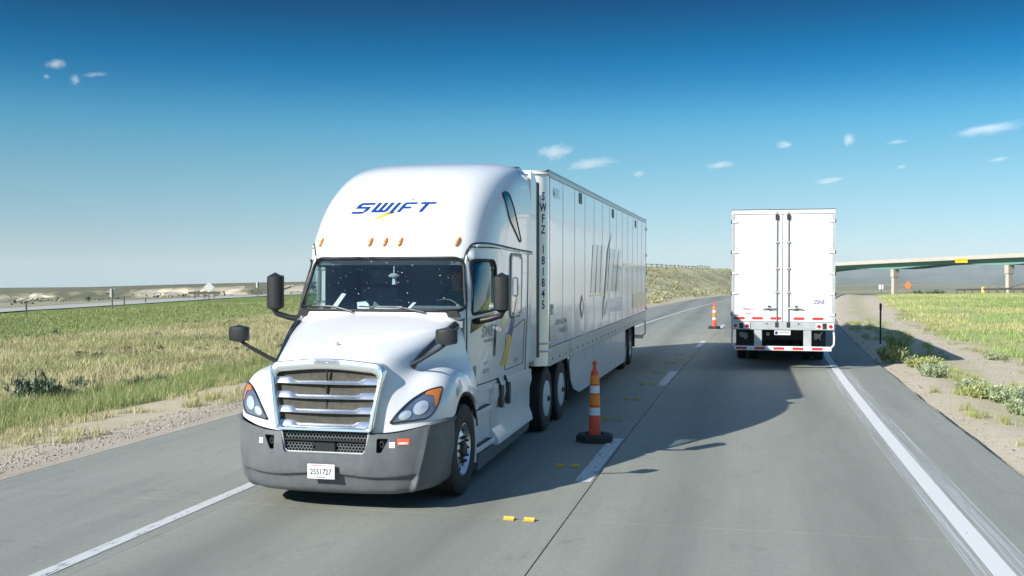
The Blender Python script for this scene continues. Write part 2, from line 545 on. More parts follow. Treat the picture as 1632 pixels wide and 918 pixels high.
SAND = np.array((.60, .535, .425)); DIRT = np.array((.53, .47, .355)); GREEN = np.array((.115, .165, .040)); STRAW = np.array((.46, .41, .23))
OLIVE = np.array((.28, .285, .13)); GRAVEL = np.array((.47, .425, .36)); SAGEG = np.array((.24, .25, .17))
def zone_colour(X, Y):
    xr = X - curve(Y)
    w = (fbm(X, Y, 5, 21, 3) - .5)
    xs = xr + w * 1.4
    c = np.tile(SAND, (*xr.shape, 1)).astype(float)
    def lay(c, col, wgt): return c + (col - c) * np.clip(wgt, 0, 1)[..., None]
    # left of the road
    L_ = xr < -3
    c = lay(c, GRAVEL, L_ * sstep(-10.4, -9.6, xr))
    c = lay(c, DIRT, L_ * sstep(-10.0, -10.6, xs))
    c = lay(c, OLIVE, L_ * sstep(-12.0, -12.9, xs))
    c = lay(c, STRAW, L_ * sstep(-15.0, -17.5, xs))
    c = lay(c, OLIVE, L_ * sstep(-16, -24, xs) * np.clip((fbm(X, Y, 9, 31) - .42) * 5, 0, .8))
    c = lay(c, np.array((.20, .26, .08)), L_ * sstep(-29, -35, xs))
    # right of the road
    r_ = xr > -3
    c = lay(c, np.array((.45, .45, .22)), r_ * sstep(7.0, 8.0, xs))
    c = lay(c, np.array((.32, .36, .14)), r_ * sstep(9, 16, xs) * np.clip((fbm(X, Y, 12, 41) - .30) * 3.2, 0, .9))
    c = lay(c, np.array((.46, .44, .27)), r_ * sstep(4.4, 5.0, xs) * sstep(6.1, 5.4, xs) * .6)
    far = sstep(90, 260, np.hypot(X, Y))
    pale = lay(np.tile(SAGEG, (*xr.shape, 1)).astype(float), np.array((.36, .34, .25)), np.clip((fbm(X, Y, 60, 51) - .45) * 5, 0, 1))
    c = lay(c, pale, sstep(-50, -53, X + .09 * (Y - 57)))
    c = c + (pale - c) * far[..., None]
    return c

def axis_pts(segs):
    out = []
    for a, b, s in segs:
        out += list(np.arange(a, b, s))
    return np.array(out + [segs[-1][1]])
gx = axis_pts([(-9000, -2000, 1000), (-2000, -600, 200), (-600, -150, 30), (-150, -60, 6), (-60, -18, 1.2), (-18, -9.6, .4), (-9.6, 3.4, 2.6), (3.4, 10, .4), (10, 40, 1.2), (40, 120, 5), (120, 600, 40), (600, 2000, 200), (2000, 9000, 1000)])
gy = axis_pts([(-2000, -100, 200), (-100, -10, 10), (-10, 8, 2), (8, 60, .7), (60, 160, 1.6), (160, 400, 8), (400, 1000, 40), (1000, 3000, 250), (3000, 9000, 1000)])
GX, GY = np.meshgrid(gx, gy)
# bend the columns with the road so that zone edges stay crisp along it
GX2 = GX + curve(GY) * np.clip(1 - np.abs(GX) / 400, 0, 1)
GZ = height(GX2, GY)
nx, ny = len(gx), len(gy)
idx = np.arange(nx * ny).reshape(ny, nx)
q = np.stack([idx[:-1, :-1], idx[:-1, 1:], idx[1:, 1:], idx[1:, :-1]], -1).reshape(-1, 4)
F3 = np.concatenate([q[:, [0, 1, 2]], q[:, [0, 2, 3]]])
me = fast_mesh('ground', np.stack([GX2, GY, GZ], -1).reshape(-1, 3), F3, M['ground'], zone_colour(GX2, GY).reshape(-1, 3))
smooth(me, 180)
tag(link('ground', me), 'sandy prairie ground with grass on both sides of the highway', kind='structure')

# ---------------------------------------------------------------- concrete
def concrete_mat(name, c0, c1, streak=True):
    m = bpy.data.materials.new(name); m.use_nodes = True
    n = m.node_tree.nodes; l = m.node_tree.links; b = n['Principled BSDF']
    b.inputs['Roughness'].default_value = .72; b.inputs['Specular IOR Level'].default_value = .35
    g = n.new('ShaderNodeNewGeometry')
    def noise(scale, sc3, det=6):
        mp = n.new('ShaderNodeMapping'); mp.inputs['Scale'].default_value = sc3; l.new(g.outputs['Position'], mp.inputs['Vector'])
        t = n.new('ShaderNodeTexNoise'); t.inputs['Scale'].default_value = scale; t.inputs['Detail'].default_value = det; t.inputs['Roughness'].default_value = .7
        l.new(mp.outputs[0], t.inputs['Vector']); return t.outputs['Fac']
    def rng(src, a0, a1, t1):
        r = n.new('ShaderNodeMapRange'); r.inputs['From Min'].default_value = a0; r.inputs['From Max'].default_value = a1; r.inputs['To Max'].default_value = t1
        l.new(src, r.inputs['Value']); return r.outputs['Result']
    def mix(f, A, B):
        x = n.new('ShaderNodeMix'); x.data_type = 'RGBA'
        l.new(f, x.inputs['Factor'])
        for nm, val in (('A', A), ('B', B)):
            if isinstance(val, tuple): x.inputs[nm].default_value = (*val, 1)
            else: l.new(val, x.inputs[nm])
        return x.outputs['Result']
    c = mix(rng(noise(.35, (1, .25, 1)), .35, .65, 1), c0, c1)
    c = mix(rng(noise(3.0, (1, .05, 1), 8), .42, .68, .70), c, tuple(x * .74 for x in c0))       # tyre-worn streaks along the road
    c = mix(rng(noise(1.0, (3, 26, 1)), .45, .72, .42), c, tuple(x * .80 for x in c0))          # tined finish across it
    c = mix(rng(noise(26, (1, .8, 1), 4), .50, .66, .42), c, tuple(x * .66 for x in c0))
    c = mix(rng(noise(14, (1, 1, 1), 6), .56, .62, .30), c, tuple(min(.6, x * 1.22) for x in c0))
    c = mix(rng(noise(7, (1, 1, 1), 6), .63, .68, .6), c, tuple(x * .5 for x in c0))            # spots
    # darker wheel paths polished and stained by traffic
    sp = n.new('ShaderNodeSeparateXYZ'); l.new(g.outputs['Position'], sp.inputs[0])
    tot = None
    for cx in (-4.75, -2.85, -.75, 1.15):
        d1 = n.new('ShaderNodeMath'); d1.operation = 'SUBTRACT'; d1.inputs[1].default_value = cx; l.new(sp.outputs['X'], d1.inputs[0])
        d2 = n.new('ShaderNodeMath'); d2.operation = 'ABSOLUTE'; l.new(d1.outputs[0], d2.inputs[0])
        d3 = n.new('ShaderNodeMapRange'); d3.interpolation_type = 'SMOOTHSTEP'; d3.inputs['From Min'].default_value = .75; d3.inputs['From Max'].default_value = .05
        l.new(d2.outputs[0], d3.inputs['Value'])
        if tot is None: tot = d3.outputs['Result']
        else:
            ad = n.new('ShaderNodeMath'); ad.operation = 'ADD'; l.new(tot, ad.inputs[0]); l.new(d3.outputs['Result'], ad.inputs[1]); tot = ad.outputs[0]
    mu = n.new('ShaderNodeMath'); mu.operation = 'MULTIPLY'; l.new(tot, mu.inputs[0]); l.new(rng(noise(1.1, (1, .10, 1)), .22, .62, .85), mu.inputs[1])
    c = mix(mu.outputs[0], c, tuple(x * .58 for x in c0))
    c = mix(rng(noise(3.2, (1, .5, 1), 8), .57, .66, .45), c, tuple(x * .62 for x in c0))        # stains and drips
    l.new(c, b.inputs['Base Color'])
    bp = n.new('ShaderNodeBump'); bp.inputs['Strength'].default_value = .35; bp.inputs['Distance'].default_value = .004
    l.new(noise(70, (1, 1.6, 1), 3), bp.inputs['Height']); l.new(bp.outputs[0], b.inputs['Normal'])
    return m
M['concrete'] = concrete_mat('concrete_pavement', (.330, .338, .288), (.272, .282, .242))
M['shoulder'] = concrete_mat('concrete_shoulder', (.305, .314, .272), (.255, .265, .230))
M['joint_dark'] = mat('dark_joint_sealant', (.03, .032, .032), .8)
M['joint_pale'] = mat('pale_joint_sealant', (.50, .50, .47), .8, noise=(6, .7, (.30, .30, .28)))

def rp(xr, Y, z=0.0):
    return (float(xr + curve(Y)), float(Y), float(z + base(Y)))
ROAD = tag(link('road', None), 'grey concrete highway carriageway with jointed slabs', kind='structure')
LANES = [(-8.85, -5.52, 'shoulder'), (-5.52, -1.80, 'concrete'), (-1.80, 2.22, 'concrete'), (2.22, 3.34, 'shoulder')]
Y_JOINTS = [-12.4 + 4.57 * k for k in range(18)]
Y_SLAB_END = Y_JOINTS[-1]
for xa, xb, mt in LANES:
    for k in range(len(Y_JOINTS) - 1):
        ya, yb = Y_JOINTS[k] + .004, Y_JOINTS[k + 1] - .004
        a, b_ = xa + .007, xb - .007
        if xa == -5.52: a = xa + .002
        if xb == -5.52: b_ = xb - .002
        if xb == 2.22: b_ = xb - .002
        if xa == 2.22: a = xa + .002
        ym = (ya + yb) / 2
        P = [rp(a, ya), rp(b_, ya), rp(b_, ym), rp(b_, yb), rp(a, yb), rp(a, ym)]
        mb = MB()
        V = P + [(p[0], p[1], p[2] - .05) for p in P]
        mb.add(V, [(0, 1, 2, 5), (5, 2, 3, 4)] + [(i, (i + 1) % 6, (i + 1) % 6 + 6, i + 6) for i in range(6)])
        mb.build('slab', M[mt], ROAD)
def strip(name, xa, xb, Ys, z, mt, parent, kind=None, za=None):
    V = []; F = []
    for i, Y in enumerate(Ys):
        V += [rp(xa, Y, z), rp(xb, Y, z)]
        if i: F.append((2 * i - 2, 2 * i - 1, 2 * i + 1, 2 * i))
    o = MB().add(V, F).build(name, mt, parent)
    if o.data.polygons[0].normal.z < 0:
        o.data.flip_normals()
    return o
YN = list(np.arange(-12, Y_SLAB_END + .1, 3.0)) + [Y_SLAB_END]
strip('joint_bed', -8.9, 3.36, YN, -.012, M['joint_dark'], ROAD)
YF = list(np.arange(Y_SLAB_END, 460, 6.0))
strip('far_pavement', -5.52, 2.22, YF, -.002, M['concrete'], ROAD)
strip('far_shoulder', -8.85, -5.53, YF, -.002, M['shoulder'], ROAD)
strip('far_shoulder', 2.23, 3.34, YF, -.002, M['shoulder'], ROAD)
for k, y in enumerate(Y_JOINTS[2:12]):
    V = [rp(-8.85, y - .0035, -.003), rp(3.34, y - .0035, -.003), rp(3.34, y + .0035, -.003), rp(-8.85, y + .0035, -.003)]
    MB().add(V, [(0, 1, 2, 3)]).build('joint_seal', M['joint_pale'], ROAD)
# ragged dark crack and weeds along the right pavement edge
mb = MB()
for y in np.arange(5, 60, .35):
    w = .002 + .020 * max(0.0, float(vnoise(y, 0, .9, 5)) - .25); x = 3.365 + .02 * float(vnoise(y, 7, .6, 8))
    mb.add([rp(x - w, y, .003), rp(x + w, y, .003), rp(x + w, y + .36, .003), rp(x - w, y + .36, .003)], [(0, 1, 2, 3)])
mb.build('edge_crack', M['joint_dark'], ROAD)

# ---------------------------------------------------------------- painted markings
def paint_mat(name, col, wear, streak=False):
    m = bpy.data.materials.new(name); m.use_nodes = True
    n = m.node_tree.nodes; l = m.node_tree.links; b = n['Principled BSDF']
    b.inputs['Base Color'].default_value = (*col, 1); b.inputs['Roughness'].default_value = .6
    g = n.new('ShaderNodeNewGeometry'); mp = n.new('ShaderNodeMapping'); mp.inputs['Scale'].default_value = (34, .22, 1) if streak else (16, 3.5, 1)
    l.new(g.outputs['Position'], mp.inputs['Vector'])
    t = n.new('ShaderNodeTexNoise'); t.inputs['Scale'].default_value = 1.0; t.inputs['Detail'].default_value = 8; t.inputs['Roughness'].default_value = .75
    l.new(mp.outputs[0], t.inputs['Vector'])
    r = n.new('ShaderNodeMapRange'); r.inputs['From Min'].default_value = wear; r.inputs['From Max'].default_value = wear + (.22 if streak else .06)
    r.inputs['To Min'].default_value = .8 if streak else 1.0; r.inputs['To Max'].default_value = 0.0
    l.new(t.outputs['Fac'], r.inputs['Value'])
    l.new(r.outputs['Result'], b.inputs['Alpha'])
    return m
M['paint'] = paint_mat('white_road_paint', (.70, .70, .68), .62)
M['paint_worn'] = paint_mat('worn_white_road_paint', (.60, .61, .59), .555)
M['paint_smear'] = paint_mat('smeared_white_paint', (.62, .64, .63), .38, True)
YL = list(np.arange(-10, 60, 2.5)) + list(np.arange(60, 300, 8.0))
def marking(name, label, xa, xb, Ys, mt, z=.005):
    o = strip(name, xa, xb, Ys, z, mt, None)
    return tag(o, label, kind='structure')
marking('lane_marking', 'worn white edge line running in under the oncoming truck', -5.83, -5.68, YL, M['paint_worn'])
marking('lane_marking', 'bright white edge line along the right shoulder', 2.01, 2.20, YL, M['paint'], .007)
marking('lane_marking', 'smeared white paint beside the right edge line', 1.86, 2.42, list(np.arange(4, 30, 2.0)), M['paint_smear'])
for i, (a, b_) in enumerate([(12.4, 15.75), (23.3, 26.7), (35.4, 38.6), (47.6, 50.8), (59.8, 63.0), (72, 75.2)]):
    lab = ['short white lane dash beside the near traffic cone', 'white lane dash in the truck shadow behind the near cone', 'white lane dash at the far end of the truck shadow', 'faint lane dash beside the far cone', 'faint lane dash just beyond the far cone', 'farthest faint lane dash before the bend'][i]
    marking('lane_marking', lab, -2.03, -1.83, list(np.linspace(a, b_, 5)), M['paint_worn'])

# the opposite carriageway beyond the median
M['far_concrete'] = mat('far_concrete', (.44, .43, .39), .9, noise=(.3, .4, (.36, .35, .32)))
V = []; F = []
OY = list(np.arange(-60, 320, 6.0))
for i, Y in enumerate(OY):
    for x in (-46.2, -47.6, -49.0, -50.8):
        xx = x - .09 * (Y - 57); V.append((xx, Y, float(height(xx, Y)) + .05))
    if i:
        a = 4 * (i - 1); b_ = 4 * i
        F += [(a + k, b_ + k, b_ + k + 1, a + k + 1) for k in range(3)]
tag(MB().add(V, F).build('far_road', M['far_concrete']), 'grey opposite carriageway beyond the grassy median', kind='structure')
# ---------------------------------------------------------------- the oncoming tractor
TX, TY = -4.33, 10.15                                   # ground point under the middle of its bumper
TRACTOR = thing('tractor_truck', 'white sleeper tractor truck with chrome grille and blue SWIFT lettering on its roof', 'truck', (TX, TY, 0))

def pchip(xs, ys):
    xs = np.array(xs, float); ys = np.array(ys, float)
    h = np.diff(xs); d = np.diff(ys) / h; m = np.zeros_like(xs)
    m[0], m[-1] = d[0], d[-1]
    for i in range(1, len(xs) - 1):
        m[i] = 0 if d[i - 1] * d[i] <= 0 else 2 / (1 / d[i - 1] + 1 / d[i])
    def f(x):
        x = np.clip(x, xs[0], xs[-1]); i = int(np.clip(np.searchsorted(xs, x) - 1, 0, len(h) - 1)); t = (x - xs[i]) / h[i]
        return float((1 + 2 * t) * (1 - t) ** 2 * ys[i] + t * (1 - t) ** 2 * h[i] * m[i] + t * t * (3 - 2 * t) * ys[i + 1] + t * t * (t - 1) * h[i] * m[i + 1])
    return f
CZ = [1.05, 1.60, 2.02, 2.74, 2.80, 3.10, 3.40, 3.65, 3.85, 3.97, 4.05, 4.09, 4.10]
cab_yf = pchip(CZ, [1.52, 1.54, 1.60, 2.02, 2.03, 2.17, 2.40, 2.72, 3.12, 3.50, 3.95, 4.45, 4.9])
cab_w = pchip(CZ, [1.16, 1.18, 1.20, 1.21, 1.21, 1.21, 1.21, 1.20, 1.18, 1.13, 1.03, .80, .45])
cab_n = pchip(CZ, [7, 7, 7, 7, 7, 6.2, 5.2, 4.4, 3.8, 3.4, 3.2, 3.0, 3.0])
CYB = 5.0
def cab_front(x, z):
    """y of the cab's front surface at x, z"""
    W, n = cab_w(z), cab_n(z)
    t = min(abs(x) / W, .9999)
    return CYB - (CYB - cab_yf(z)) * (1 - t ** n) ** (1 / n)
def cab_side(y, z):
    W, n = cab_w(z), cab_n(z); D = CYB - cab_yf(z)
    t = min(max((CYB - y) / D, 0), .9999)
    return W * (1 - t ** n) ** (1 / n)
def cab_loft(zs, inset=0.0, N=72, back=CYB):
    mb = MB(); V = []; F = []
    for z in zs:
        W, n, yf = cab_w(z) - inset, cab_n(z), cab_yf(z) + inset
        for k in range(N + 1):
            th = -math.pi / 2 + math.pi * k / N
            s_, c_ = math.sin(th), math.cos(th)
            V.append((W * math.copysign(abs(s_) ** (2 / n), s_), back - (back - yf) * max(c_, 0) ** (2 / n), z))
    m = N + 1
    for i in range(len(zs) - 1):
        for k in range(N):
            F.append((i * m + k, i * m + k + 1, (i + 1) * m + k + 1, (i + 1) * m + k))
        F.append((i * m, (i + 1) * m, (i + 1) * m + N, i * m + N))
    F.append(tuple(range(m - 1, -1, -1))); F.append(tuple((len(zs) - 1) * m + k for k in range(m)))
    mb.add(V, F)
    return mb
zs = list(np.linspace(1.05, 2.80, 24)) + list(np.linspace(2.86, 3.9, 24)) + [3.93, 3.96, 3.99, 4.015, 4.035, 4.05, 4.065, 4.078, 4.088, 4.095, 4.10]
cab = cab_loft(zs).build('cab', M['white'], TRACTOR)
cab_full = bvh_of(cab)
inner = temp(cab_loft(list(np.linspace(1.25, 2.86, 12)), .07, 48, 4.9), TRACTOR)
WS = [(-1.06, 2.075), (1.06, 2.075), (.955, 2.705), (-.955, 2.705)]           # windscreen outline (x, z)
ws_out = rpoly(WS, [.09, .09, .12, .12], 5)
cut_ws = temp(MB().prism(ws_out, 1, 1.2, 2.45), TRACTOR)
DW = [(1.93, 2.02), (2.76, 2.06), (2.76, 2.60), (2.68, 2.68), (2.14, 2.68)]     # door window (y, z)
dw_out = rpoly(DW, [.07, .10, .08, .06, .08], 4)
cut_dw = temp(MB().prism(dw_out, 0, .7, 1.5), TRACTOR); cut_dw2 = temp(MB().prism(dw_out, 0, -1.5, -.7), TRACTOR)
boolean(cab, [inner, cut_ws, cut_dw, cut_dw2])
cab.data.materials.clear(); cab.data.materials.append(M['white']); cab.data.materials.append(M['dark_int'])
for p in cab.data.polygons:
    c = p.center
    depth = min(cab_side(c.y, c.z) - abs(c.x), 4.99 - c.y) if c.z < 2.9 else 0
    deep = c.z > 1.2 and c.z < 2.88 and abs(c.x) < cab_w(c.z) - .05 and c.y > cab_front(c.x, c.z) + .045 and c.y < 4.95
    p.material_index = 1 if deep else 0
smooth(cab.data, 32)
drop(inner, cut_ws)

# windscreen, its black seal and the wipers
def outline_tube(pts3, r, name, mt, parent, n=6):
    return MB().tube(pts3, r, n, closed=True).build(name, mt, parent, sm=60)
glass_me = flat_poly([rpoly([(a * 1.01, b_) for a, b_ in WS], [.09, .09, .12, .12], 5)], .09)
for v in glass_me.vertices:
    v.co.y = cab_front(v.co.x, v.co.z) + .018
smooth(glass_me, 180)
WSO = link('windscreen', glass_me, M['glass'], TRACTOR)
def dense(P, step=.05):
    out = []
    for i in range(len(P)):
        a = Vector(P[i]); b_ = Vector(P[(i + 1) % len(P)]); k = max(1, int((b_ - a).length / step))
        out += [tuple(a + (b_ - a) * j / k) for j in range(k)]
    return out
outline_tube([(x, cab_front(x, z) - .001, z) for x, z in dense(ws_out)], .020, 'seal', M['seal'], WSO)
for x0, x1, zt in ((.62, -.12, 2.115), (-.28, -.92, 2.125)):
    pts = [(x0 + (x1 - x0) * t, 0, 2.06 + (zt - 2.06) * min(1, t * 2.5)) for t in np.linspace(0, 1, 7)]
    pts = [(x, cab_front(x, z) - .035, z) for x, _, z in pts]
    w = MB().tube(pts, [.014, .013, .011, .010, .009, .008, .006], 6)
    wo = w.build('wiper', M['black'], TRACTOR)
    bl = [(x0 + (x1 - x0) * t, 2.10 + .02 * t) for t in np.linspace(.35, 1.12, 6)]
    MB().tube([(x, cab_front(x, z) - .022, z) for x, z in bl], .009, 5).build('blade', M['seal'], wo)
# dirt specks and insects on the glass
mb = MB()
for _ in range(70):
    x, z = random.uniform(-.9, .9), random.uniform(2.16, 2.66); r = random.choice((.002, .003, .003, .004, .007))
    y = cab_front(x, z) + .012
    mb.add([(x + r * math.cos(a), y + .0008 * math.sin(a), z + r * math.sin(a) * random.uniform(.6, 1.3)) for a in np.arange(6) * math.pi / 3], [tuple(range(6))])
tag(mb.build('bug_splatter', mat('bug_splatter', (.42, .45, .44), .8), WSO), kind='stuff')

# doors: proud panels with the window cut through, trim, handle
def side_patch(outline, sgn, off, th, name, mt, parent, edge=.10, cutters=(), fn=cab_side):
    """solid panel lying on the cab side; outline in (y, z)"""
    me = flat_poly([[(p[0], p[1]) for p in outline]], edge)
    bm = bmesh.new(); bm.from_mesh(me)
    for v in bm.verts:
        y, z = v.co.x, v.co.z
        v.co = (sgn * (fn(y, z) + off), y, z)
    for f in bm.faces:
        if f.normal.x * sgn < 0: f.normal_flip()
    bm.normal_update()
    for f in list(bm.faces):
        f.normal_update()
    n = [f for f in bm.faces]
    if sum(f.normal.x for f in n) * sgn < 0:
        bmesh.ops.reverse_faces(bm, faces=n)
    if th > 0:
        geom = bmesh.ops.extrude_face_region(bm, geom=list(bm.faces))
        new = [g for g in geom['geom'] if isinstance(g, bmesh.types.BMVert)]
        old = [v for v in bm.verts if v not in set(new)]
        for v in old:
            v.co.x -= sgn * th
        bmesh.ops.recalc_face_normals(bm, faces=bm.faces)
    bm.to_mesh(me); bm.free()
    me.materials.clear()
    o = link(name, me, mt, parent)
    if cutters:
        boolean(o, cutters)
        o.data.materials.clear(); o.data.materials.append(mt)
    smooth(o.data, 35)
    return o
DOOR = rpoly([(1.84, 1.16), (3.06, 1.16), (3.06, 2.74), (2.98, 2.83), (2.16, 2.83), (1.86, 2.06)], [.04, .05, .08, .06, .12, .1], 4)
for sg, cd in ((1, cut_dw), (-1, cut_dw2)):
    d = side_patch(DOOR, sg, .012, .03, 'door', M['white'], TRACTOR, .12, (cd,))
    side_patch(rpoly(DW, [.07, .10, .08, .06, .08], 4), sg, -.012, 0, 'side_window', M['side_glass'], d, .15)
    outline_tube([(sg * (cab_side(y, z) + .014), y, z) for y, z in dense(dw_out)], .018, 'window_seal', M['seal'], d)
    outline_tube([(sg * (cab_side(y, z) + .004), y, z) for y, z in dense(rpoly([(1.83, 1.15), (3.07, 1.15), (3.07, 2.75), (2.99, 2.84), (2.155, 2.84), (1.85, 2.06)], .06, 4))], .006, 'door_gap', M['seal'], d, 4)
    side_patch(rpoly([(2.72, 1.46), (2.80, 1.46), (2.80, 1.80), (2.72, 1.80)], .038, 4), sg, .022, .012, 'door_handle', M['gloss_black'], d, .1)
    # black triangular mirror sail running along the sill
    side_patch([(1.90, 1.80), (1.93, 1.96), (2.10, 1.985), (2.72, 2.03), (2.70, 2.00), (2.30, 1.90)], sg, .02, .014, 'sill_trim', M['gloss_black'], d, .1)
    side_patch(rpoly([(1.98, 1.25), (2.07, 1.25), (2.07, 1.40), (1.98, 1.40)], .042, 4), sg, .016, .006, 'door_badge', M['grey_text'], d, .1)
drop(cut_dw, cut_dw2)

# dark seam that arches over the door and runs back between cab and roof
for sg in (1, -1):
    pts = [(2.13, 2.66), (2.14, 2.76), (2.18, 2.84), (2.26, 2.885), (2.5, 2.895), (3.0, 2.88), (3.6, 2.86), (4.2, 2.845), (4.98, 2.83)]
    fy = pchip(range(len(pts)), [p[0] for p in pts]); fz = pchip(range(len(pts)), [p[1] for p in pts])
    P = [(fy(t), fz(t)) for t in np.linspace(0, len(pts) - 1, 50)]
    MB().tube([(sg * (cab_side(y, z) + .002), y, z) for y, z in P], .011, 5).build('roof_seam', M['seal'], TRACTOR)
    # drip ledge under the seam
    P = [(fy(t) + .01, fz(t) - .03) for t in np.linspace(3, len(pts) - 1, 40)]
    MB().tube([(sg * (cab_side(y, z) + .006), y, z) for y, z in P], .016, 6).build('drip_rail', M['white'], TRACTOR, sm=60)
    # sleeper side: luggage door, roof window
    P4 = rpoly([(3.62, 1.98), (4.20, 1.98), (4.20, 2.72), (3.62, 2.72)], .06, 4)
    h = side_patch(P4, sg, .014, .02, 'luggage_hatch', M['white'], TRACTOR, .15)
    outline_tube([(sg * (cab_side(y, z) + .010), y, z) for y, z in dense(rpoly([(3.58, 1.94), (4.24, 1.94), (4.24, 2.76), (3.58, 2.76)], .08, 4))], .016, 'hatch_frame', M['white_dirty'], h, 6)
    outline_tube([(sg * (cab_side(y, z) + .004), y, z) for y, z in dense(rpoly([(3.555, 1.915), (4.265, 1.915), (4.265, 2.785), (3.555, 2.785)], .09, 4))], .007, 'hatch_gap', M['seal'], h, 4)
    MB().tube([(sg * (cab_side(3.82, 2.25) + a), 3.82, z) for a, z in ((.01, 2.20), (.05, 2.22), (.05, 2.44), (.01, 2.46))], .013, 6).build('grab_handle', M['grey_vinyl'], h)
    P5 = rpoly([(3.50, 3.62), (3.86, 3.50), (4.36, 3.02), (4.30, 2.98), (3.78, 3.14)], [.06, .10, .03, .02, .12], 4)
    P5 = rpoly([(3.30, 3.58), (3.56, 3.62), (4.22, 2.98), (4.16, 2.95), (3.50, 3.25)], [.08, .08, .03, .03, .15], 4)
    w = side_patch(P5, sg, .006, .01, 'sleeper_window', M['gloss_black'], TRACTOR, .06)
    outline_tube([(sg * (cab_side(y, z) + .006), y, z) for y, z in dense(P5)], .010, 'window_seal', M['seal'], w, 5)
    # lower sleeper locker and body line
    outline_tube([(sg * (cab_side(y, z) + .001), y, z) for y, z in dense(rpoly([(3.40, 1.22), (4.56, 1.22), (4.56, 1.86), (3.40, 1.70)], .05, 3))], .006, 'locker_gap', M['seal'], TRACTOR, 4)
    MB().tube([(sg * (cab_side(4.72, z) + .001), 4.72, z) for z in np.linspace(1.1, 2.8, 14)], .007, 4).build('panel_gap', M['seal'], TRACTOR)

# side extenders behind the sleeper and the roof rear lip
for sg in (1, -1):
    mb = MB()
    prof = [(4.96, 1.20), (5.36, 1.20), (5.36, 3.92), (5.20, 4.0), (4.96, 4.03)]
    mb.prism(prof, 0, sg * 1.165, sg * 1.205)
    e = mb.build('side_extender', M['white'], TRACTOR)
    MB().box(min(sg * 1.168, sg * 1.202), max(sg * 1.168, sg * 1.202), 5.362, 5.615, 1.22, 3.90).build('rubber_gap_shade', M['seal'], e)  # rubber strip, widened as a dark stand-in for shade in the trailer gap
MB().prism([(4.90, 4.06), (5.0, 4.098), (5.22, 4.06), (5.20, 3.99), (4.95, 4.0)], 0, -1.02, 1.02).build('roof_lip', M['gloss_black'], TRACTOR)

# ------------- hood
HC = [[(0, .10, .84), (.40, .11, .84), (.585, .135, .845), (.82, .21, .87), (1.055, .36, .925), (1.195, .53, .95), (1.225, .80, .955)],
      [(0, .08, 1.12), (.42, .09, 1.12), (.61, .13, 1.12), (.84, .25, 1.14), (1.075, .40, 1.16), (1.215, .57, 1.16), (1.228, .84, 1.06)],
      [(0, .10, 1.40), (.43, .11, 1.40), (.635, .17, 1.38), (.82, .37, 1.34), (1.045, .55, 1.41), (1.195, .73, 1.37), (1.23, 1.00, 1.18)],
      [(0, .15, 1.625), (.42, .16, 1.615), (.645, .24, 1.57), (.81, .58, 1.43), (1.01, .82, 1.475), (1.17, 1.00, 1.41), (1.23, 1.22, 1.19)],
      [(0, .32, 1.715), (.42, .34, 1.705), (.715, .44, 1.65), (.83, .84, 1.48), (1.015, 1.08, 1.49), (1.165, 1.28, 1.40), (1.225, 1.43, 1.15)],
      [(0, .90, 1.875), (.46, .92, 1.865), (.87, .95, 1.79), (.93, 1.18, 1.54), (1.05, 1.36, 1.47), (1.175, 1.54, 1.32), (1.225, 1.62, 1.08)],
      [(0, 1.35, 1.985), (.50, 1.35, 1.975), (.985, 1.33, 1.90), (1.03, 1.45, 1.61), (1.09, 1.58, 1.47), (1.19, 1.68, 1.32), (1.225, 1.74, .98)],
      [(0, 1.64, 2.045), (.52, 1.65, 2.04), (1.045, 1.70, 1.985), (1.075, 1.72, 1.66), (1.12, 1.75, 1.48), (1.195, 1.78, 1.32), (1.222, 1.80, .93)]]
V = []; F = []
nc = 13
for row in HC:
    full = [(-x, y, z) for x, y, z in reversed(row[1:])] + row
    V += full
for i in range(len(HC) - 1):
    for j in range(nc - 1):
        F.append((i * nc + j, i * nc + j + 1, (i + 1) * nc + j + 1, (i + 1) * nc + j))
hood = MB().add(V, F).build('hood', M['white'], TRACTOR)
md = hood.modifiers.new('s', 'SUBSURF'); md.levels = 3; md.render_levels = 3
md2 = hood.modifiers.new('t', 'SOLIDIFY'); md2.thickness = .02; md2.offset = -1
apply_mods(hood); hb = bvh_of(hood)
GCUT = temp(MB().prism(rpoly([(-.50, .80), (.50, .80), (.585, 1.48), (.53, 1.53), (-.53, 1.53), (-.585, 1.48)], .03, 2), 1, -.3, .235), TRACTOR)
boolean(hood, [GCUT]); drop(GCUT)
hood.data.materials.clear(); hood.data.materials.append(M['white']); smooth(hood.data, 60)
if hood.data.polygons[0].normal.z < -1: pass
cowl = MB().prism([(-1.03, 2.0), (1.03, 2.0), (1.0, 2.075), (-1.0, 2.075)], 1, 1.66, 1.72).build('cowl', M['black'], TRACTOR)
# centre moulding and small nub on the hood
MB().lathe([(0, .03), (.012, .025), (.014, 0)], 'z', 10, (0, .44, 1.745)).build('hood_nub', M['chrome'], TRACTOR)

def on_hood(x, z, off=.004):
    h = hb.ray_cast(Vector((x, -1, z)), Vector((0, 1, 0)))
    return (h[0] + h[1] * (off if h[1].y < 0 else -off)) if h[0] is not None else Vector((x, .3, z))
def hood_decal(poly, off, name, mt, parent, edge=.03, th=0):
    me = flat_poly([poly], edge)
    for v in me.vertices:
        v.co = on_hood(v.co.x, v.co.z, off)
    smooth(me, 60)
    return link(name, me, mt, parent)

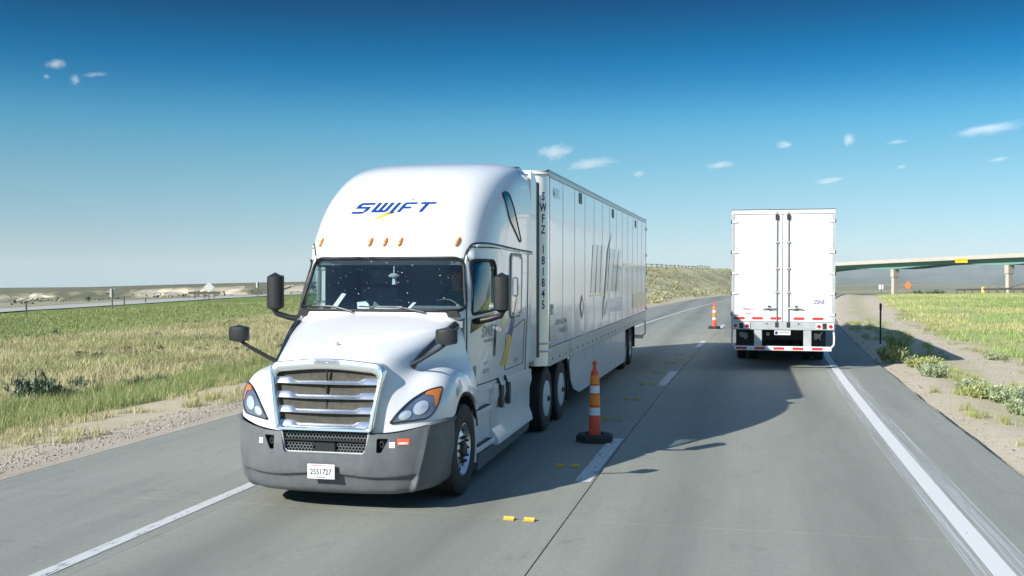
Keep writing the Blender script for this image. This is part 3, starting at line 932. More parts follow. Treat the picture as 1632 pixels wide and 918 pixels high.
# headlamps: housing, two projector lamps, amber turn signal, clear lens
for sg in (1, -1):
    ol = [(.685, .950), (1.03, .985), (1.09, 1.04), (1.13, 1.16), (1.135, 1.300), (1.01, 1.275), (.875, 1.185), (.765, 1.065)]
    ol = [(sg * a, b_) for a, b_ in rpoly(ol, [.02, .03, .05, .05, .03, .06, .06, .05], 3)]
    hl = hood_decal(ol, .006, 'headlamp', M['headlamp_inner'], TRACTOR, .03)
    am = [(sg * a, b_) for a, b_ in rpoly([(.985, 1.234), (1.075, 1.215), (1.098, 1.10), (1.116, 1.13), (1.128, 1.288), (1.02, 1.268)], .015, 3)]
    hood_decal(am, .014, 'turn_signal', M['amber'], hl, .03)
    for (cx, cz, w, hh) in ((.83, 1.03, .060, .045), (.970, 1.10, .070, .070)):
        me = flat_poly([[(sg * (cx + w * math.cos(a)), cz + hh * math.sin(a) + (.25 * w * math.cos(a))) for a in np.linspace(0, 2 * math.pi, 16, endpoint=False)]], .02)
        for v in me.vertices:
            d = math.hypot((abs(v.co.x) - cx) / w, (v.co.z - cz) / hh)
            v.co = on_hood(v.co.x, v.co.z, .012 + .012 * max(0, 1 - d))
        smooth(me, 60)
        link('lamp', me, M['bulb'], hl)
    hood_decal(ol, .030, 'lens', M['lens'], hl, .03)
    MB().tube([on_hood(a, b_, .012) for a, b_ in dense(ol, .03)], .009, 5, closed=True).build('lamp_rim', M['gloss_black'], hl)

# grille: chrome surround, four blades, insect screen, badge
grille = thing('grille', None, None); grille.parent = TRACTOR
def ring_band(outer, inner, y0, y1, name, mt, parent):
    n = len(outer); V = []; F = []
    for (P, y) in ((outer, y1), (outer, y0 + .012), ([((a[0] * .85 + b_[0] * .15), (a[1] * .85 + b_[1] * .15)) for a, b_ in zip(outer, inner)], y0),
                   ([((a[0] * .25 + b_[0] * .75), (a[1] * .25 + b_[1] * .75)) for a, b_ in zip(outer, inner)], y0 + .004), (inner, y0 + .02), (inner, y1)):
        V += [(p[0], y(p[1]) if callable(y) else y, p[1]) for p in P]
    # y0 given as function of z through lean
    for r in range(5):
        for i in range(n):
            F.append((r * n + i, r * n + (i + 1) % n, (r + 1) * n + (i + 1) % n, (r + 1) * n + i))
    return V, F
def lean(z): return .03 + .10 * max(0.0, (z - .9) / .7) ** 1.4
GO = dense(rpoly([(-.535, .865), (.535, .865), (.64, 1.50), (.60, 1.575), (0, 1.635), (-.60, 1.575), (-.64, 1.50)], [.04, .04, .05, .06, .3, .06, .05], 4), .06)
GI = [((x * .905), .905 + (z - .865) * .80) for x, z in GO]
V, F = ring_band(GO, GI, 0.0, .14, '', None, None)
V = [(x, y + lean(z), z) for x, y, z in V]
MB().add(V, F).build('surround', M['chrome'], grille, sm=40)
netp = flat_poly([GI], .08)
for v in netp.vertices: v.co.y = lean(v.co.z) + .085
link('screen', netp, M['grille_net'], grille)
MB().box(-.008, .008, .13, .15, .90, 1.50).build('centre_rib', M['black'], grille)
for zb in (.905, 1.055, 1.205, 1.355):
    half = .50 + .095 * (zb - .9) / .6
    V = []; F = []; st = np.linspace(-1, 1, 29)
    for t in st:
        x = t * half
        e = float(sstep(.66, .74, abs(t)))
        up_ = .036 + .026 * e
        y = lean(zb) + .052 - .030 * (1 - abs(t) ** 2)
        V += [(x, y + .035, zb - .008), (x, y - .004, zb - .006), (x, y - .008, zb + .002), (x, y + .012, zb + up_ * .62), (x, y + .030, zb + up_), (x, y + .055, zb + up_)]
    for i in range(len(st) - 1):
        for k in range(5):
            F.append((i * 6 + k, i * 6 + k + 1, (i + 1) * 6 + k + 1, (i + 1) * 6 + k))
    MB().add(V, F).build('bar', M['chrome'], grille, sm=35)
bd = flat_poly([rrect(-.14, .14, 1.565, 1.603, .018, 4)])
for v in bd.vertices: v.co.y = lean(v.co.z) - .006
badge = link('badge', bd, M['headlamp_inner'], grille)
MB().tube([(x, lean(z) - .006, z) for x, z in rrect(-.14, .14, 1.565, 1.603, .018, 4)], .006, 5, closed=True).build('badge_rim', M['chrome'], badge)
tm = text_mesh('FREIGHTLINER', .034, off=.0006, sx=.98)
for v in tm.vertices: v.co = (v.co.x, lean(1.584) - .010, v.co.z + 1.584)
link('badge_text', tm, M['chrome'], badge)

# ------------- bumper
_bt = [0, .25, .45, .60, .70, .78, .88, 1]
_bx = pchip(_bt, [0, .42, .76, .97, 1.09, 1.175, 1.225, 1.235]); _by = pchip(_bt, [.055, .07, .13, .22, .31, .42, .61, .83])
def bump_plan(s):
    """s in -1..1 around the bumper -> x, y"""
    return math.copysign(_bx(abs(s)), s), _by(abs(s))
def bump_top(s): return .845 + .105 * float(sstep(.34, .86, abs(s)))
def bump_bot(s): return .20 + .05 * float(sstep(.5, 1, abs(s)))
V = []; F = []; NS = 160; prof = [0, .03, .06, .10, .16, .22, .26, .28, .30, .32, .34, .36, .38, .42, .5, .6, .7, .8, .9, .95, 1]
for i in range(NS + 1):
    s_ = -1 + 2 * i / NS; x, y = bump_plan(s_)
    x2, y2 = bump_plan(min(1, s_ + .01)); x1, y1 = bump_plan(max(-1, s_ - .01))
    nn = Vector((y2 - y1, -(x2 - x1), 0)).normalized()
    zt, zb = bump_top(s_), bump_bot(s_)
    a_ = abs(s_)
    s_in = s_
    cr_ = .30 + .05 * float(sstep(.35, .05, a_))
    for v_ in prof:
        z = zb + (zt - zb) * v_
        xk = 1 - .045 * (1 - v_) ** 1.2                                # tapers in towards the road
        edge = .70                                                     # the corner piece starts at a slanting crease
        sl = math.copysign(a_ - .09 * (1 - v_) * float(sstep(.2, .7, a_)) * float(sstep(1, .7, a_)), s_in)
        x, y = bump_plan(sl); x2, y2 = bump_plan(min(1, sl + .01)); x1, y1 = bump_plan(max(-1, sl - .01))
        nn = Vector((y2 - y1, -(x2 - x1), 0)).normalized()
        out = -.05 * (1 - min(1, v_ / .10)) ** 2                       # rolled-under lip
        out += -.042 * float(sstep(cr_ + .012, cr_ - .05, v_)) * float(sstep(edge, edge - .05, a_))   # chin steps back under a crease
        out += .055 * math.sin(math.pi * min(1, max(0, (1 - v_) / 1.15))) * (1 - .6 * a_)
        out += -.034 * float(sstep(edge - .002, edge + .016, a_)) * float(sstep(1.0, .93, v_))
        out += .012 * float(sstep(edge - .05, edge - .01, a_)) * float(sstep(edge + .004, edge - .004, a_)) * float(sstep(1.0, .9, v_)) * float(sstep(.02, .14, v_))
        V.append(((x + nn.x * out) * xk, y + nn.y * out + .02 * (1 - v_), z))
m = len(prof)
for i in range(NS):
    for k in range(m - 1):
        F.append((i * m + k, (i + 1) * m + k, (i + 1) * m + k + 1, i * m + k + 1))
bumper = MB().add(V, F).build('bumper', M['bumper'], TRACTOR)
md = bumper.modifiers.new('t', 'SOLIDIFY'); md.thickness = .03; md.offset = -1
apply_mods(bumper)
c1 = temp(MB().prism(rpoly([(-.45, .625), (.45, .625), (.51, .90), (-.51, .90)], [.05, .05, .01, .01], 3), 1, -.3, .3), TRACTOR)
c2 = temp(MB().prism(rpoly([(.575, .65), (.625, .65), (.70, .80), (.575, .80)], .02, 3), 1, -.3, .3), TRACTOR)
c3 = temp(MB().prism(rpoly([(-.575, .65), (-.625, .65), (-.70, .80), (-.575, .80)], .02, 3), 1, -.3, .3), TRACTOR)
boolean(bumper, [c1, c2, c3]); drop(c1, c2, c3)
bumper.data.materials.clear(); bumper.data.materials.append(M['bumper']); smooth(bumper.data, 28)
bb = bvh_of(bumper)
def on_bump(x, z, off=.004):
    h = bb.ray_cast(Vector((x, -1, z)), Vector((0, 1, 0)))
    return (h[0] + Vector((0, -off, 0))) if h[0] is not None else Vector((x, .1, z))
MB().box(-.56, .56, .17, .20, .58, .93).build('intake_back', M['seal'], bumper)
for sg in (1, -1):
    MB().box(min(sg * .55, sg * .74), max(sg * .55, sg * .74), .16, .19, .62, .83).build('fog_recess', M['black'], bumper)
    MB().tube([(sg * (.62 + .02 * math.cos(a)), .12, .735 + .03 * math.sin(a)) for a in np.linspace(0, 2 * math.pi, 10, endpoint=False)], .008, 5, closed=True).build('tow_eye', M['chassis'], bumper)
# honeycomb lower grille in two bands with a sensor block
hx = MB(); r = .021
for row, z in enumerate(np.arange(.652, .86, r * 1.5)):
    for k in range(-18, 19):
        x = k * r * 1.732 + (row % 2) * r * .866
        lim = .44 + (z - .64) * .22
        if abs(x) > lim or .745 < z < .775 or (z < .745 and abs(x) < .13): continue
        pts = [(x + r * math.sin(a), .105, z + r * math.cos(a)) for a in np.arange(6) * math.pi / 3]
        V = []; F = []
        inn = [(x + r * .72 * math.sin(a), .105, z + r * .72 * math.cos(a)) for a in np.arange(6) * math.pi / 3]
        V = pts + inn + [(p[0], .135, p[2]) for p in inn]
        for i in range(6):
            j = (i + 1) % 6
            F += [(i, j, 6 + j, 6 + i), (6 + i, 6 + j, 12 + j, 12 + i)]
        hx.add(V, F)
hx.build('honeycomb', M['bumper'], bumper)
MB().box(-.50, .50, .09, .16, .748, .772, .006).build('divider', M['black'], bumper)
MB().box(-.115, .115, .085, .16, .642, .735, .008).build('radar_sensor', M['black'], bumper)
MB().tube([(x, .085, z) for x, z in ((-.49, .86), (-.46, .67), (-.42, .632), (.42, .632), (.46, .67), (.49, .86))], .013, 6).build('intake_trim', M['galv'], bumper)
# plate with its number, stickers
pl = MB().box(-.15, .155, -.030, -.022, .375, .530, .004).build('licence_plate', M['plate'], TRACTOR)
tm = text_mesh('2551727', .085, sx=.80, off=.001)
for v in tm.vertices: v.co = (v.co.x, -.0325, v.co.z + .448)
link('plate_number', tm, M['ink'], pl)
MB().box(-.05, .05, -.0315, -.0302, .390, .397).build('plate_line', M['blue'], pl)
MB().box(-.11, .12, -.0315, -.0302, .512, .518).build('plate_line', M['red_tape'], pl)
MB().box(-.115, .12, -.0225, .06, .42, .49).build('plate_bracket', M['black'], pl)
def bump_sticker(x0, x1, z0, z1, mt, name):
    me = flat_poly([[(x0, z0), (x1, z0), (x1, z1), (x0, z1)]], .04)
    for v in me.vertices: v.co = on_bump(v.co.x, v.co.z, .004)
    return link(name, me, mt, TRACTOR)
bump_sticker(.705, .765, .705, .765, M['paper'], 'sticker')
bump_sticker(-.765, -.715, .705, .765, M['paper'], 'sticker')
bump_sticker(.785, .905, .735, .800, M['sticker_red'], 'sticker')
s_ = bump_sticker(.80, .89, .742, .762, M['paper'], 'sticker')

# ------------- mirrors
def mirror_set(sg):
    # main mirror on its arm at the door
    mo = thing('door_mirror', None, None); mo.parent = TRACTOR
    mb = MB()
    n = 10; V = []; F = []
    zs_ = np.linspace(2.03, 2.53, n)
    for z in zs_:
        t = (z - 2.28) / .25; k = (1 - abs(t) ** 8) ** .125 * .98 + .02
        for a in np.linspace(0, 2 * math.pi, 16, endpoint=False):
            ca, sa = math.cos(a), math.sin(a)
            x = 1.465 + .098 * k * math.copysign(abs(ca) ** .55, ca); y = 1.98 + .085 * k * math.copysign(abs(sa) ** .75, sa)
            V.append((sg * x, y, z))
    for i in range(n - 1):
        for j in range(16):
            F.append((i * 16 + j, i * 16 + (j + 1) % 16, (i + 1) * 16 + (j + 1) % 16, (i + 1) * 16 + j))
    F += [tuple(range(15, -1, -1)), tuple((n - 1) * 16 + j for j in range(16))]
    mb.add(V, F).build('mirror_housing', M['black'], mo, sm=50)
    MB().prism(rrect(min(sg * 1.385, sg * 1.545), max(sg * 1.385, sg * 1.545), 2.07, 2.50, .03), 1, 2.066, 2.070).build('mirror_glass', M['mirror_glass'], mo)
    MB().tube([(sg * 1.48, 1.98, 2.06), (sg * 1.45, 2.0, 2.01), (sg * 1.30, 2.02, 1.965), (sg * 1.12, 2.06, 1.93)], [.032, .034, .036, .040], 8).build('mirror_arm', M['black'], mo, sm=60)
    # small mirror standing on the fender
    ho = thing('hood_mirror', None, None); ho.parent = TRACTOR
    V = []; F = []
    for i, t in enumerate(np.linspace(-1, 1, 9)):
        k = (1 - abs(t) ** 5) ** .2 * .97 + .03
        for a in np.linspace(0, 2 * math.pi, 16, endpoint=False):
            ca, sa = math.cos(a), math.sin(a)
            V.append((sg * (1.205 + .122 * k * math.copysign(abs(ca) ** .6, ca)), .52 + .06 * k * sa, 1.845 + .098 * t))
    for i in range(8):
        for j in range(16):
            F.append((i * 16 + j, i * 16 + (j + 1) % 16, (i + 1) * 16 + (j + 1) % 16, (i + 1) * 16 + j))
    F += [tuple(range(15, -1, -1)), tuple(8 * 16 + j for j in range(16))]
    MB().add(V, F).build('mirror_housing', M['black'], ho, sm=50)
    foot = (.77, .62, 1.50) if sg > 0 else (.77, .62, 1.50)
    MB().tube([(sg * 1.19, .53, 1.76), (sg * 1.10, .55, 1.70), (sg * .86, .60, 1.565), (sg * .775, .62, 1.52)], [.018, .020, .024, .028], 8).build('mirror_arm', M['black'], ho, sm=60)
    MB().tube([(sg * .74, .62, 1.51), (sg * .77, .60, 1.43)], [.05, .035], 8).build('mirror_foot', M['black'], ho, sm=60)
    # long black vent blade on the hood side that ends at the mirror foot
    pts = [(.745, .60, 1.50), (.80, .78, 1.60), (.89, 1.05, 1.72), (.97, 1.35, 1.83), (1.02, 1.62, 1.90)]
    hbp = []
    for x, y, z in pts:
        h = hb.ray_cast(Vector((sg * 2, y, z)), Vector((-sg, 0, 0)))
        hbp.append((h[0] + Vector((sg * .008, 0, 0))) if h[0] is not None else Vector((sg * x, y, z)))
    MB().tube(hbp, [.034, .030, .036, .048, .062], 6).build('hood_vent', M['gloss_black'], TRACTOR, sm=60)
for sg in (1, -1):
    mirror_set(sg)

# ------------- roof lights and lettering
for x in (-.90, -.225, -.03, .165, .88):
    V = []; F = []
    for i, t in enumerate(np.linspace(-1, 1, 9)):
        k = math.sqrt(max(0.0, 1 - t * t)) * .97 + .03
        z = 2.905 + .062 * t; y0 = cab_front(x + .018 * t, z)
        for a in np.linspace(0, 2 * math.pi, 10, endpoint=False):
            V.append((x + .018 * t + .023 * k * math.cos(a), y0 - .030 * k * math.sin(a) - .004, z))
    for i in range(8):
        for j in range(10):
            F.append((i * 10 + j, i * 10 + (j + 1) % 10, (i + 1) * 10 + (j + 1) % 10, (i + 1) * 10 + j))
    MB().add(V, F).build('roof_light', M['amber'], TRACTOR, sm=80)

def cab_decal(polys, cx, cz, name, mt, off=.004, edge=.05, parent=TRACTOR):
    me = flat_poly(polys, edge)
    for v in me.vertices:
        x, z = v.co.x + cx, v.co.z + cz
        v.co = (x, cab_front(x, z) - off, z)
    return link(name, me, mt, parent)
# block letters drawn on a 1-high grid, sheared
SH = .62
LETTERS = {
    'S': [[(0, -.12), (1.15, -.12), (1.50, .18), (1.50, .60), (.42, .60), (.42, .78), (1.62, .78), (1.62, 1.0), (.20, 1.0), (0, .82), (0, .40), (1.10, .40), (1.10, .10), (0, .10)]],
    'W': [[(0, .10), (.12, 0), (1.50, 0), (1.66, .12), (1.66, 1.0), (1.28, 1.0), (1.28, .22), (1.02, .22), (1.02, 1.0), (.64, 1.0), (.64, .22), (.38, .22), (.38, 1.0), (0, 1.0)]],
    'I': [[(0, 0), (.38, 0), (.38, 1.0), (0, 1.0)]],
    'F': [[(0, 0), (.36, 0), (.36, .36), (1.10, .36), (1.10, .56), (.36, .56), (.36, .80), (1.35, .80), (1.35, 1.0), (.12, 1.0), (0, .88)]],
    'T': [[(.42, 0), (.80, 0), (.80, .80), (1.42, .80), (1.42, 1.0), (-.10, 1.0), (-.10, .80), (.42, .80)]]}
def letter_polys(ch, ox, s):
    return [[((ox + p[0] + SH * p[1]) * s, p[1] * s) for p in P] for P in LETTERS[ch]]
sc_, ox = .129, -4.30
for ch, adv in (('S', 1.92), ('W', 1.98), ('I', .72), ('F', 1.82), ('T', 1.6)):
    cab_decal(letter_polys(ch, ox, sc_), -.01, 3.285, 'logo_letter', M['blue'])
    ox += adv
cab_decal([[(-.245, 3.185), (-.18, 3.20), (-.02, 3.265), (-.10, 3.268), (-.17, 3.245)]], 0, 0, 'logo_bolt', M['yellow_vinyl'])
cab_decal([[(-.17, 3.246), (-.10, 3.270), (-.02, 3.268), (.03, 3.285), (-.09, 3.282)]], 0, 0, 'logo_bolt', M['ink'], .0045)
cab_decal([[(.10, 3.437), (.26, 3.462), (.20, 3.444)]], 0, 0, 'logo_bolt', M['ink'])

def side_decal(polys, sgn, name, mt, off, edge=.08, parent=TRACTOR):
    """polys in (y, z) on the +x flank"""
    me = flat_poly(polys, edge)
    for v in me.vertices:
        y, z = v.co.x, v.co.z
        v.co = (sgn * (cab_side(y, z) + off), y, z)
    return link(name, me, mt, parent)
def side_text(s, y, z, size, mt, off, sx=1.0, shear=0, name='side_lettering', fn=cab_side, parent=TRACTOR, sgn=1):
    me = text_mesh(s, size, shear=shear, sx=sx, off=size * .012)
    for v in me.vertices:
        yy, zz = v.co.x * sgn + y, v.co.z + z
        v.co = (sgn * (fn(yy, zz) + off), yy, zz)
    return link(name, me, mt, parent)
side_text('SWIFT', 2.50, 1.79, .20, M['grey_text'], .0165, sx=1.05, shear=.2)
side_text('TRANSPORTATION', 2.50, 1.675, .055, M['grey_text'], .0165, sx=.9)
tag(side_text('181110', 4.10, 1.30, .10, M['grey_text'], .006), kind='stuff')
tag(side_text('181110', 2.40, 1.30, .08, M['grey_text'], .0165), kind='stuff')
side_text('US DOT', 2.40, 1.40, .05, M['grey_text'], .0165)
# lightning swoosh on the sleeper flank
side_decal([[(3.02, 1.84), (3.24, 1.76), (3.54, 2.10), (3.54, 2.36), (3.44, 2.28)]], 1, 'side_bolt', M['pale_yellow'], .005)
side_decal([[(2.99, 1.93), (3.02, 1.84), (3.44, 2.28), (3.52, 2.44), (3.38, 2.34)]], 1, 'side_bolt', M['navy'], .005)
side_decal([[(3.15, 1.30), (3.46, 1.28), (3.76, 1.64), (3.55, 1.70)]], 1, 'side_bolt', M['yellow_vinyl'], .005)
side_decal([[(3.55, 1.70), (3.76, 1.64), (3.90, 1.88), (3.74, 1.95)]], 1, 'side_bolt', M['blue'], .005)
side_decal([[(3.74, 1.95), (3.90, 1.88), (4.18, 2.28), (4.08, 2.36)]], 1, 'side_bolt', M['pale_yellow'], .020)
# fender number
me = text_mesh('181110', .125, sx=.82, off=.002, edge=.06)
for v in me.vertices:
    y, z = .98 + v.co.x * .9, 1.235 + v.co.z + v.co.x * .35
    h = hb.ray_cast(Vector((2, y, z)), Vector((-1, 0, 0)))
    v.co = (h[0] + Vector((.005, 0, 0))) if h[0] is not None else Vector((1.2, y, z))
link('fender_number', me, M['grey_text'], TRACTOR)

# ------------- chassis fairing, steps, frame
for sg in (1, -1):
    fo = thing('side_fairing', None, None); fo.parent = TRACTOR
    def bx(name, mt, x0, x1, *a, b=0.012):
        return MB().box(min(sg * x0, sg * x1), max(sg * x0, sg * x1), *a, b).build(name, mt, fo)
    # tank panel with a flared lower edge
    V = []; F = []
    ys_ = [2.78, 3.0, 3.4, 4.0, 4.7, 5.12]
    for y in ys_:
        flare = .035 * float(sstep(4.9, 2.8, y))
        V += [(sg * p[0], y, p[1]) for p in ((1.12, 1.10), (1.175, 1.085), (1.185, .93), (1.15, .80), (1.145, .52), (1.19 + flare, .40), (1.20 + flare, .33), (1.12, .30))]
    for i in range(len(ys_) - 1):
        for k in range(7):
            F.append((i * 8 + k, i * 8 + k + 1, (i + 1) * 8 + k + 1, (i + 1) * 8 + k))
    F += [tuple(range(8)), tuple((len(ys_) - 1) * 8 + k for k in range(8))]
    MB().add(V, F).build('tank_panel', M['white_dirty'], fo, sm=30)
    MB().add([(sg * 1.10, 2.0, .33), (sg * 1.17, 2.0, .33), (sg * 1.17, 5.0, .31), (sg * 1.10, 5.0, .31), (sg * 1.10, 2.0, .13), (sg * 1.16, 2.0, .13), (sg * 1.16, 5.0, .20), (sg * 1.10, 5.0, .20)],
             [(0, 1, 2, 3), (4, 5, 6, 7), (0, 1, 5, 4), (1, 2, 6, 5), (2, 3, 7, 6), (3, 0, 4, 7)]).build('rubber_skirt', M['bumper'], fo)
    bx('step_well', M['white_dirty'], 1.095, 1.118, 1.80, 3.05, .28, 1.12)
    bx('step_cheek', M['white_dirty'], .98, 1.185, 1.80, 1.86, .26, 1.10)
    s1 = bx('step', M['white_dirty'], .99, 1.20, 1.862, 2.76, .36, .425)
    MB().box(min(sg * 1.12, sg * 1.18), max(sg * 1.12, sg * 1.18), 1.95, 2.66, .425, .433).build('step_tread', M['chassis'], s1)
    s2 = bx('step', M['white_dirty'], .99, 1.185, 1.862, 2.70, .80, .86)
    MB().box(min(sg * 1.12, sg * 1.175), max(sg * 1.12, sg * 1.175), 1.92, 2.60, .86, .868).build('step_tread', M['chassis'], s2)
    MB().prism([(1.865, 1.09), (2.10, 1.09), (2.02, .88), (1.865, .88)], 0, sg * 1.09, sg * 1.165).build('step_corner', M['white_dirty'], fo)
    for y in (3.02, 3.42):
        st = MB().prism(rpoly([(y, .76), (y + .13, .76), (y + .13, 1.06), (y, 1.06)], .05, 4), 0, sg * 1.176, sg * 1.222).build('tank_strap', M['gloss_black'], fo)
        MB().tube([(sg * 1.19, y + .06, 1.02), (sg * 1.17, y - .02, 1.14), (sg * 1.10, y + .04, 1.16)], .020, 6).build('strap_bracket', M['black'], st, sm=60)
for sg in (1, -1):
    MB().box(sg * .43 - .05, sg * .43 + .05, .6, 8.1, .72, 1.0, .01).build('frame_rail', M['chassis'], TRACTOR)
    MB().tube([(sg * 1.18, 1.28 + .60 * math.cos(a), .55 + .60 * math.sin(a)) for a in np.linspace(.25, math.pi - .55, 14)], .022, 6).build('arch_lip', M['black'], TRACTOR)
    MB().prism([(1.80, .30), (1.86, .30), (1.86, 1.10), (1.78, 1.12)], 0, sg * .75, sg * 1.14).build('splash_guard', M['chassis'], TRACTOR)
    MB().prism([(8.20, .25), (8.22, .25), (8.22, 1.0), (8.20, 1.0)], 0, sg * .62, sg * 1.2).build('mud_flap', M['black'], TRACTOR)
    # quarter fender ahead of the drive wheels and the fuel/air hardware in the gap
    MB().box(min(sg * .5, sg * 1.08), max(sg * .5, sg * 1.08), 5.14, 5.50, .45, .98, .03).build('air_tank', M['chassis'], TRACTOR)
MB().box(-.95, .95, .35, 1.75, .42, 1.0, .05).build('engine_block', M['chassis'], TRACTOR)
MB().prism([(-.9, .28), (.9, .28), (1.0, .45), (-1.0, .45)], 1, .25, 4.9).build('underbody', M['chassis'], TRACTOR)
MB().box(-1.0, 1.0, 1.75, 5.1, .95, 1.06, .02).build('cab_floor', M['chassis'], TRACTOR)
MB().box(-.45, .45, 6.3, 7.4, 1.0, 1.13, .03).build('fifth_wheel', M['chassis'], TRACTOR)
MB().box(-.48, .48, 5.05, 6.2, 1.0, 1.04).build('deck_plate', M['galv'], TRACTOR)

# ------------- wheels
def tyre_mesh(width, r=.515):
    w = width / 2
    prof = [(.285, -w * .75), (.30, -w * .92), (.38, -w), (.45, -w * .98), (.488, -w * .90), (r - .006, -w * .80)]
    for g in (-.55, -.2, .2, .55):
        prof += [(r, w * (g - .13)), (r, w * (g - .03)), (r - .014, w * (g - .02)), (r - .014, w * (g + .02)), (r, w * (g + .03)), (r, w * (g + .13))]
    prof += [(r - .006, w * .80), (.488, w * .90), (.45, w * .98), (.38, w), (.30, w * .92), (.285, w * .75)]
    mb = MB().lathe(prof, 'x', 48)
    return smooth(mb.mesh('tyre'), 35)
TYRE_S, TYRE_D = tyre_mesh(.29), tyre_mesh(.27)
def steer_wheel(sg, y, parent):
    w = thing('wheel', None, None, (sg * 1.06, y, .515), 0 if sg > 0 else math.pi); w.parent = parent
    link('tyre', TYRE_S, M['rubber'], w)
    prof = [(.286, .10), (.294, .125), (.287, .128), (.272, .10), (.262, .075), (.25, .065), (.20, .085), (.165, .105), (.12, .11), (.10, .11), (0, .11)]
    rim = MB().lathe(prof, 'x', 40).build('rim', M['alu'], w, sm=40)
    for k in range(10):
        a = 2 * math.pi * (k + .5) / 10; cy_, cz_ = .222 * math.cos(a), .222 * math.sin(a)
        MB().lathe([(.034, -.01), (.034, .004), (0, .004)], 'x', 12, (.0785, cy_, cz_)).build('hand_hole', M['seal'], rim)
    for k in range(10):
        a = 2 * math.pi * k / 10
        MB().lathe([(.018, 0), (.018, .03), (.012, .045), (0, .047)], 'x', 6, (.106, .143 * math.cos(a), .143 * math.sin(a))).build('lug_nut', M['lug'], rim)
    MB().lathe([(.095, .10), (.09, .135), (.075, .15), (.05, .155), (0, .155)], 'x', 16).build('hub', M['lug'], rim, sm=40)
    return w
DISC = None
def drive_wheel(sg, y, parent, r0=.515, cover=True, x_out=1.22):
    w = thing('wheel', None, None, (sg * x_out, y, r0), 0 if sg > 0 else math.pi); w.parent = parent
    link('tyre', TYRE_D, M['rubber'], w, loc=(-.14, 0, 0))
    link('tyre', TYRE_D, M['rubber'], w, loc=(-.47, 0, 0))
    if cover:
        c = MB().lathe([(.288, -.05), (.292, -.02), (.285, -.005), (.20, .006), (.06, .012), (0, .012)], 'x', 36).build('wheel_cover', M['white_dirty'], w, sm=40)
        MB().lathe([(.045, .012), (.045, .03), (.02, .045), (0, .045)], 'x', 12).build('cover_boss', M['lug'], c)
    else:
        c = MB().lathe([(.288, -.04), (.292, -.02), (.27, -.06), (.25, -.13), (.19, -.15), (.18, -.11), (.13, -.11), (.12, -.03), (.08, -.01), (0, -.01)], 'x', 36).build('rim', M['galv'], w, sm=40)
        for k in range(10):
            a = 2 * math.pi * k / 10
            MB().lathe([(.016, 0), (.016, .03), (0, .035)], 'x', 6, (-.112, .15 * math.cos(a), .15 * math.sin(a))).build('lug_nut', M['lug'], c)
    return w
for sg in (1, -1):
    steer_wheel(sg, 1.28, TRACTOR)
    for y in (6.18, 7.50):
        drive_wheel(sg, y, TRACTOR)
MB().cyl((-1.0, 1.28, .515), (1.0, 1.28, .515), .06).build('axle', M['chassis'], TRACTOR)
for y in (6.18, 7.50):
    MB().cyl((-1.0, y, .515), (1.0, y, .515), .10).build('axle', M['chassis'], TRACTOR)

# ------------- inside the cab
MB().prism([(1.72, 1.95), (1.95, 2.035), (2.25, 2.02), (2.42, 1.94), (2.45, 1.60), (2.2, 1.45), (1.7, 1.45)], 0, -1.05, 1.05).build('dashboard', M['dash'], TRACTOR, sm=20)
MB().prism([(2.30, 1.99), (2.24, 2.09), (2.34, 2.11), (2.44, 2.0)], 0, .22, .88).build('dash_hood', M['dash'], TRACTOR)
sw = thing('steering_wheel', None, None); sw.parent = TRACTOR
ctr = Vector((.56, 2.55, 1.98)); ax1 = Vector((1, 0, 0)); ax2 = Vector((0, .50, .86))
MB().tube([ctr + ax1 * .235 * math.cos(a) + ax2 * .235 * math.sin(a) for a in np.linspace(0, 2 * math.pi, 28, endpoint=False)], .017, 8, closed=True).build('wheel_rim', M['black'], sw, sm=60)
MB().tube([ctr - ax1 * .22, ctr, ctr + ax1 * .22], [.015, .05, .015], 6).build('spoke', M['black'], sw)
for x in (.56, -.60):
    st = thing('seat', None, None); st.parent = TRACTOR
    MB().box(x - .27, x + .27, 2.85, 3.38, 1.45, 1.62, .05).build('cushion', M['seat'], st)
    MB().prism(rpoly([(3.28, 1.58), (3.45, 1.58), (3.56, 2.32), (3.42, 2.34)], .05, 3), 0, x - .26, x + .26).build('backrest', M['seat'], st)
    MB().prism(rpoly([(3.43, 2.36), (3.55, 2.36), (3.58, 2.58), (3.47, 2.58)], .04, 3), 0, x - .15, x + .15).build('headrest', M['seat'], st)
MB().box(-1.1, 1.1, 4.0, 4.05, 1.25, 2.84).build('sleeper_curtain', M['dark_int'], TRACTOR)
MB().prism([(2.06, 2.70), (2.40, 2.80), (2.40, 2.72), (2.10, 2.62)], 0, -.95, .95).build('header_shelf', M['dash'], TRACTOR)
# odds and ends lying on the dash
def loose(name, label, cat, mb, mt, **k):
    o = mb.build(name, mt, None); o.location = (TX, TY, 0)
    return tag(o, label, cat, **k)
loose('paper_sheet', 'white folded paper lying on the middle of the truck dashboard', 'paper', MB().add([(-.16, 1.94, 2.045), (.17, 1.95, 2.045), (.17, 2.10, 2.05), (-.16, 2.10, 2.05), (-.16, 1.94, 2.055), (.17, 1.95, 2.055), (.17, 2.10, 2.11), (-.16, 2.10, 2.11)], [(0, 1, 2, 3), (4, 5, 6, 7), (0, 1, 5, 4), (1, 2, 6, 5), (2, 3, 7, 6), (3, 0, 4, 7)]), M['paper'])
loose('crumpled_wrapper', 'crumpled white and red wrapper left of the dashboard paper', 'wrapper', MB().add([(-.36, 1.97, 2.045), (-.20, 1.97, 2.045), (-.18, 2.08, 2.045), (-.36, 2.10, 2.045), (-.38, 2.0, 2.16), (-.31, 1.99, 2.10), (-.24, 2.02, 2.14), (-.29, 2.07, 2.17)], [(0, 1, 5, 4), (1, 2, 6, 5), (2, 3, 7, 6), (3, 0, 4, 7), (4, 5, 6, 7), (3, 2, 1, 0)]), M['paper'])
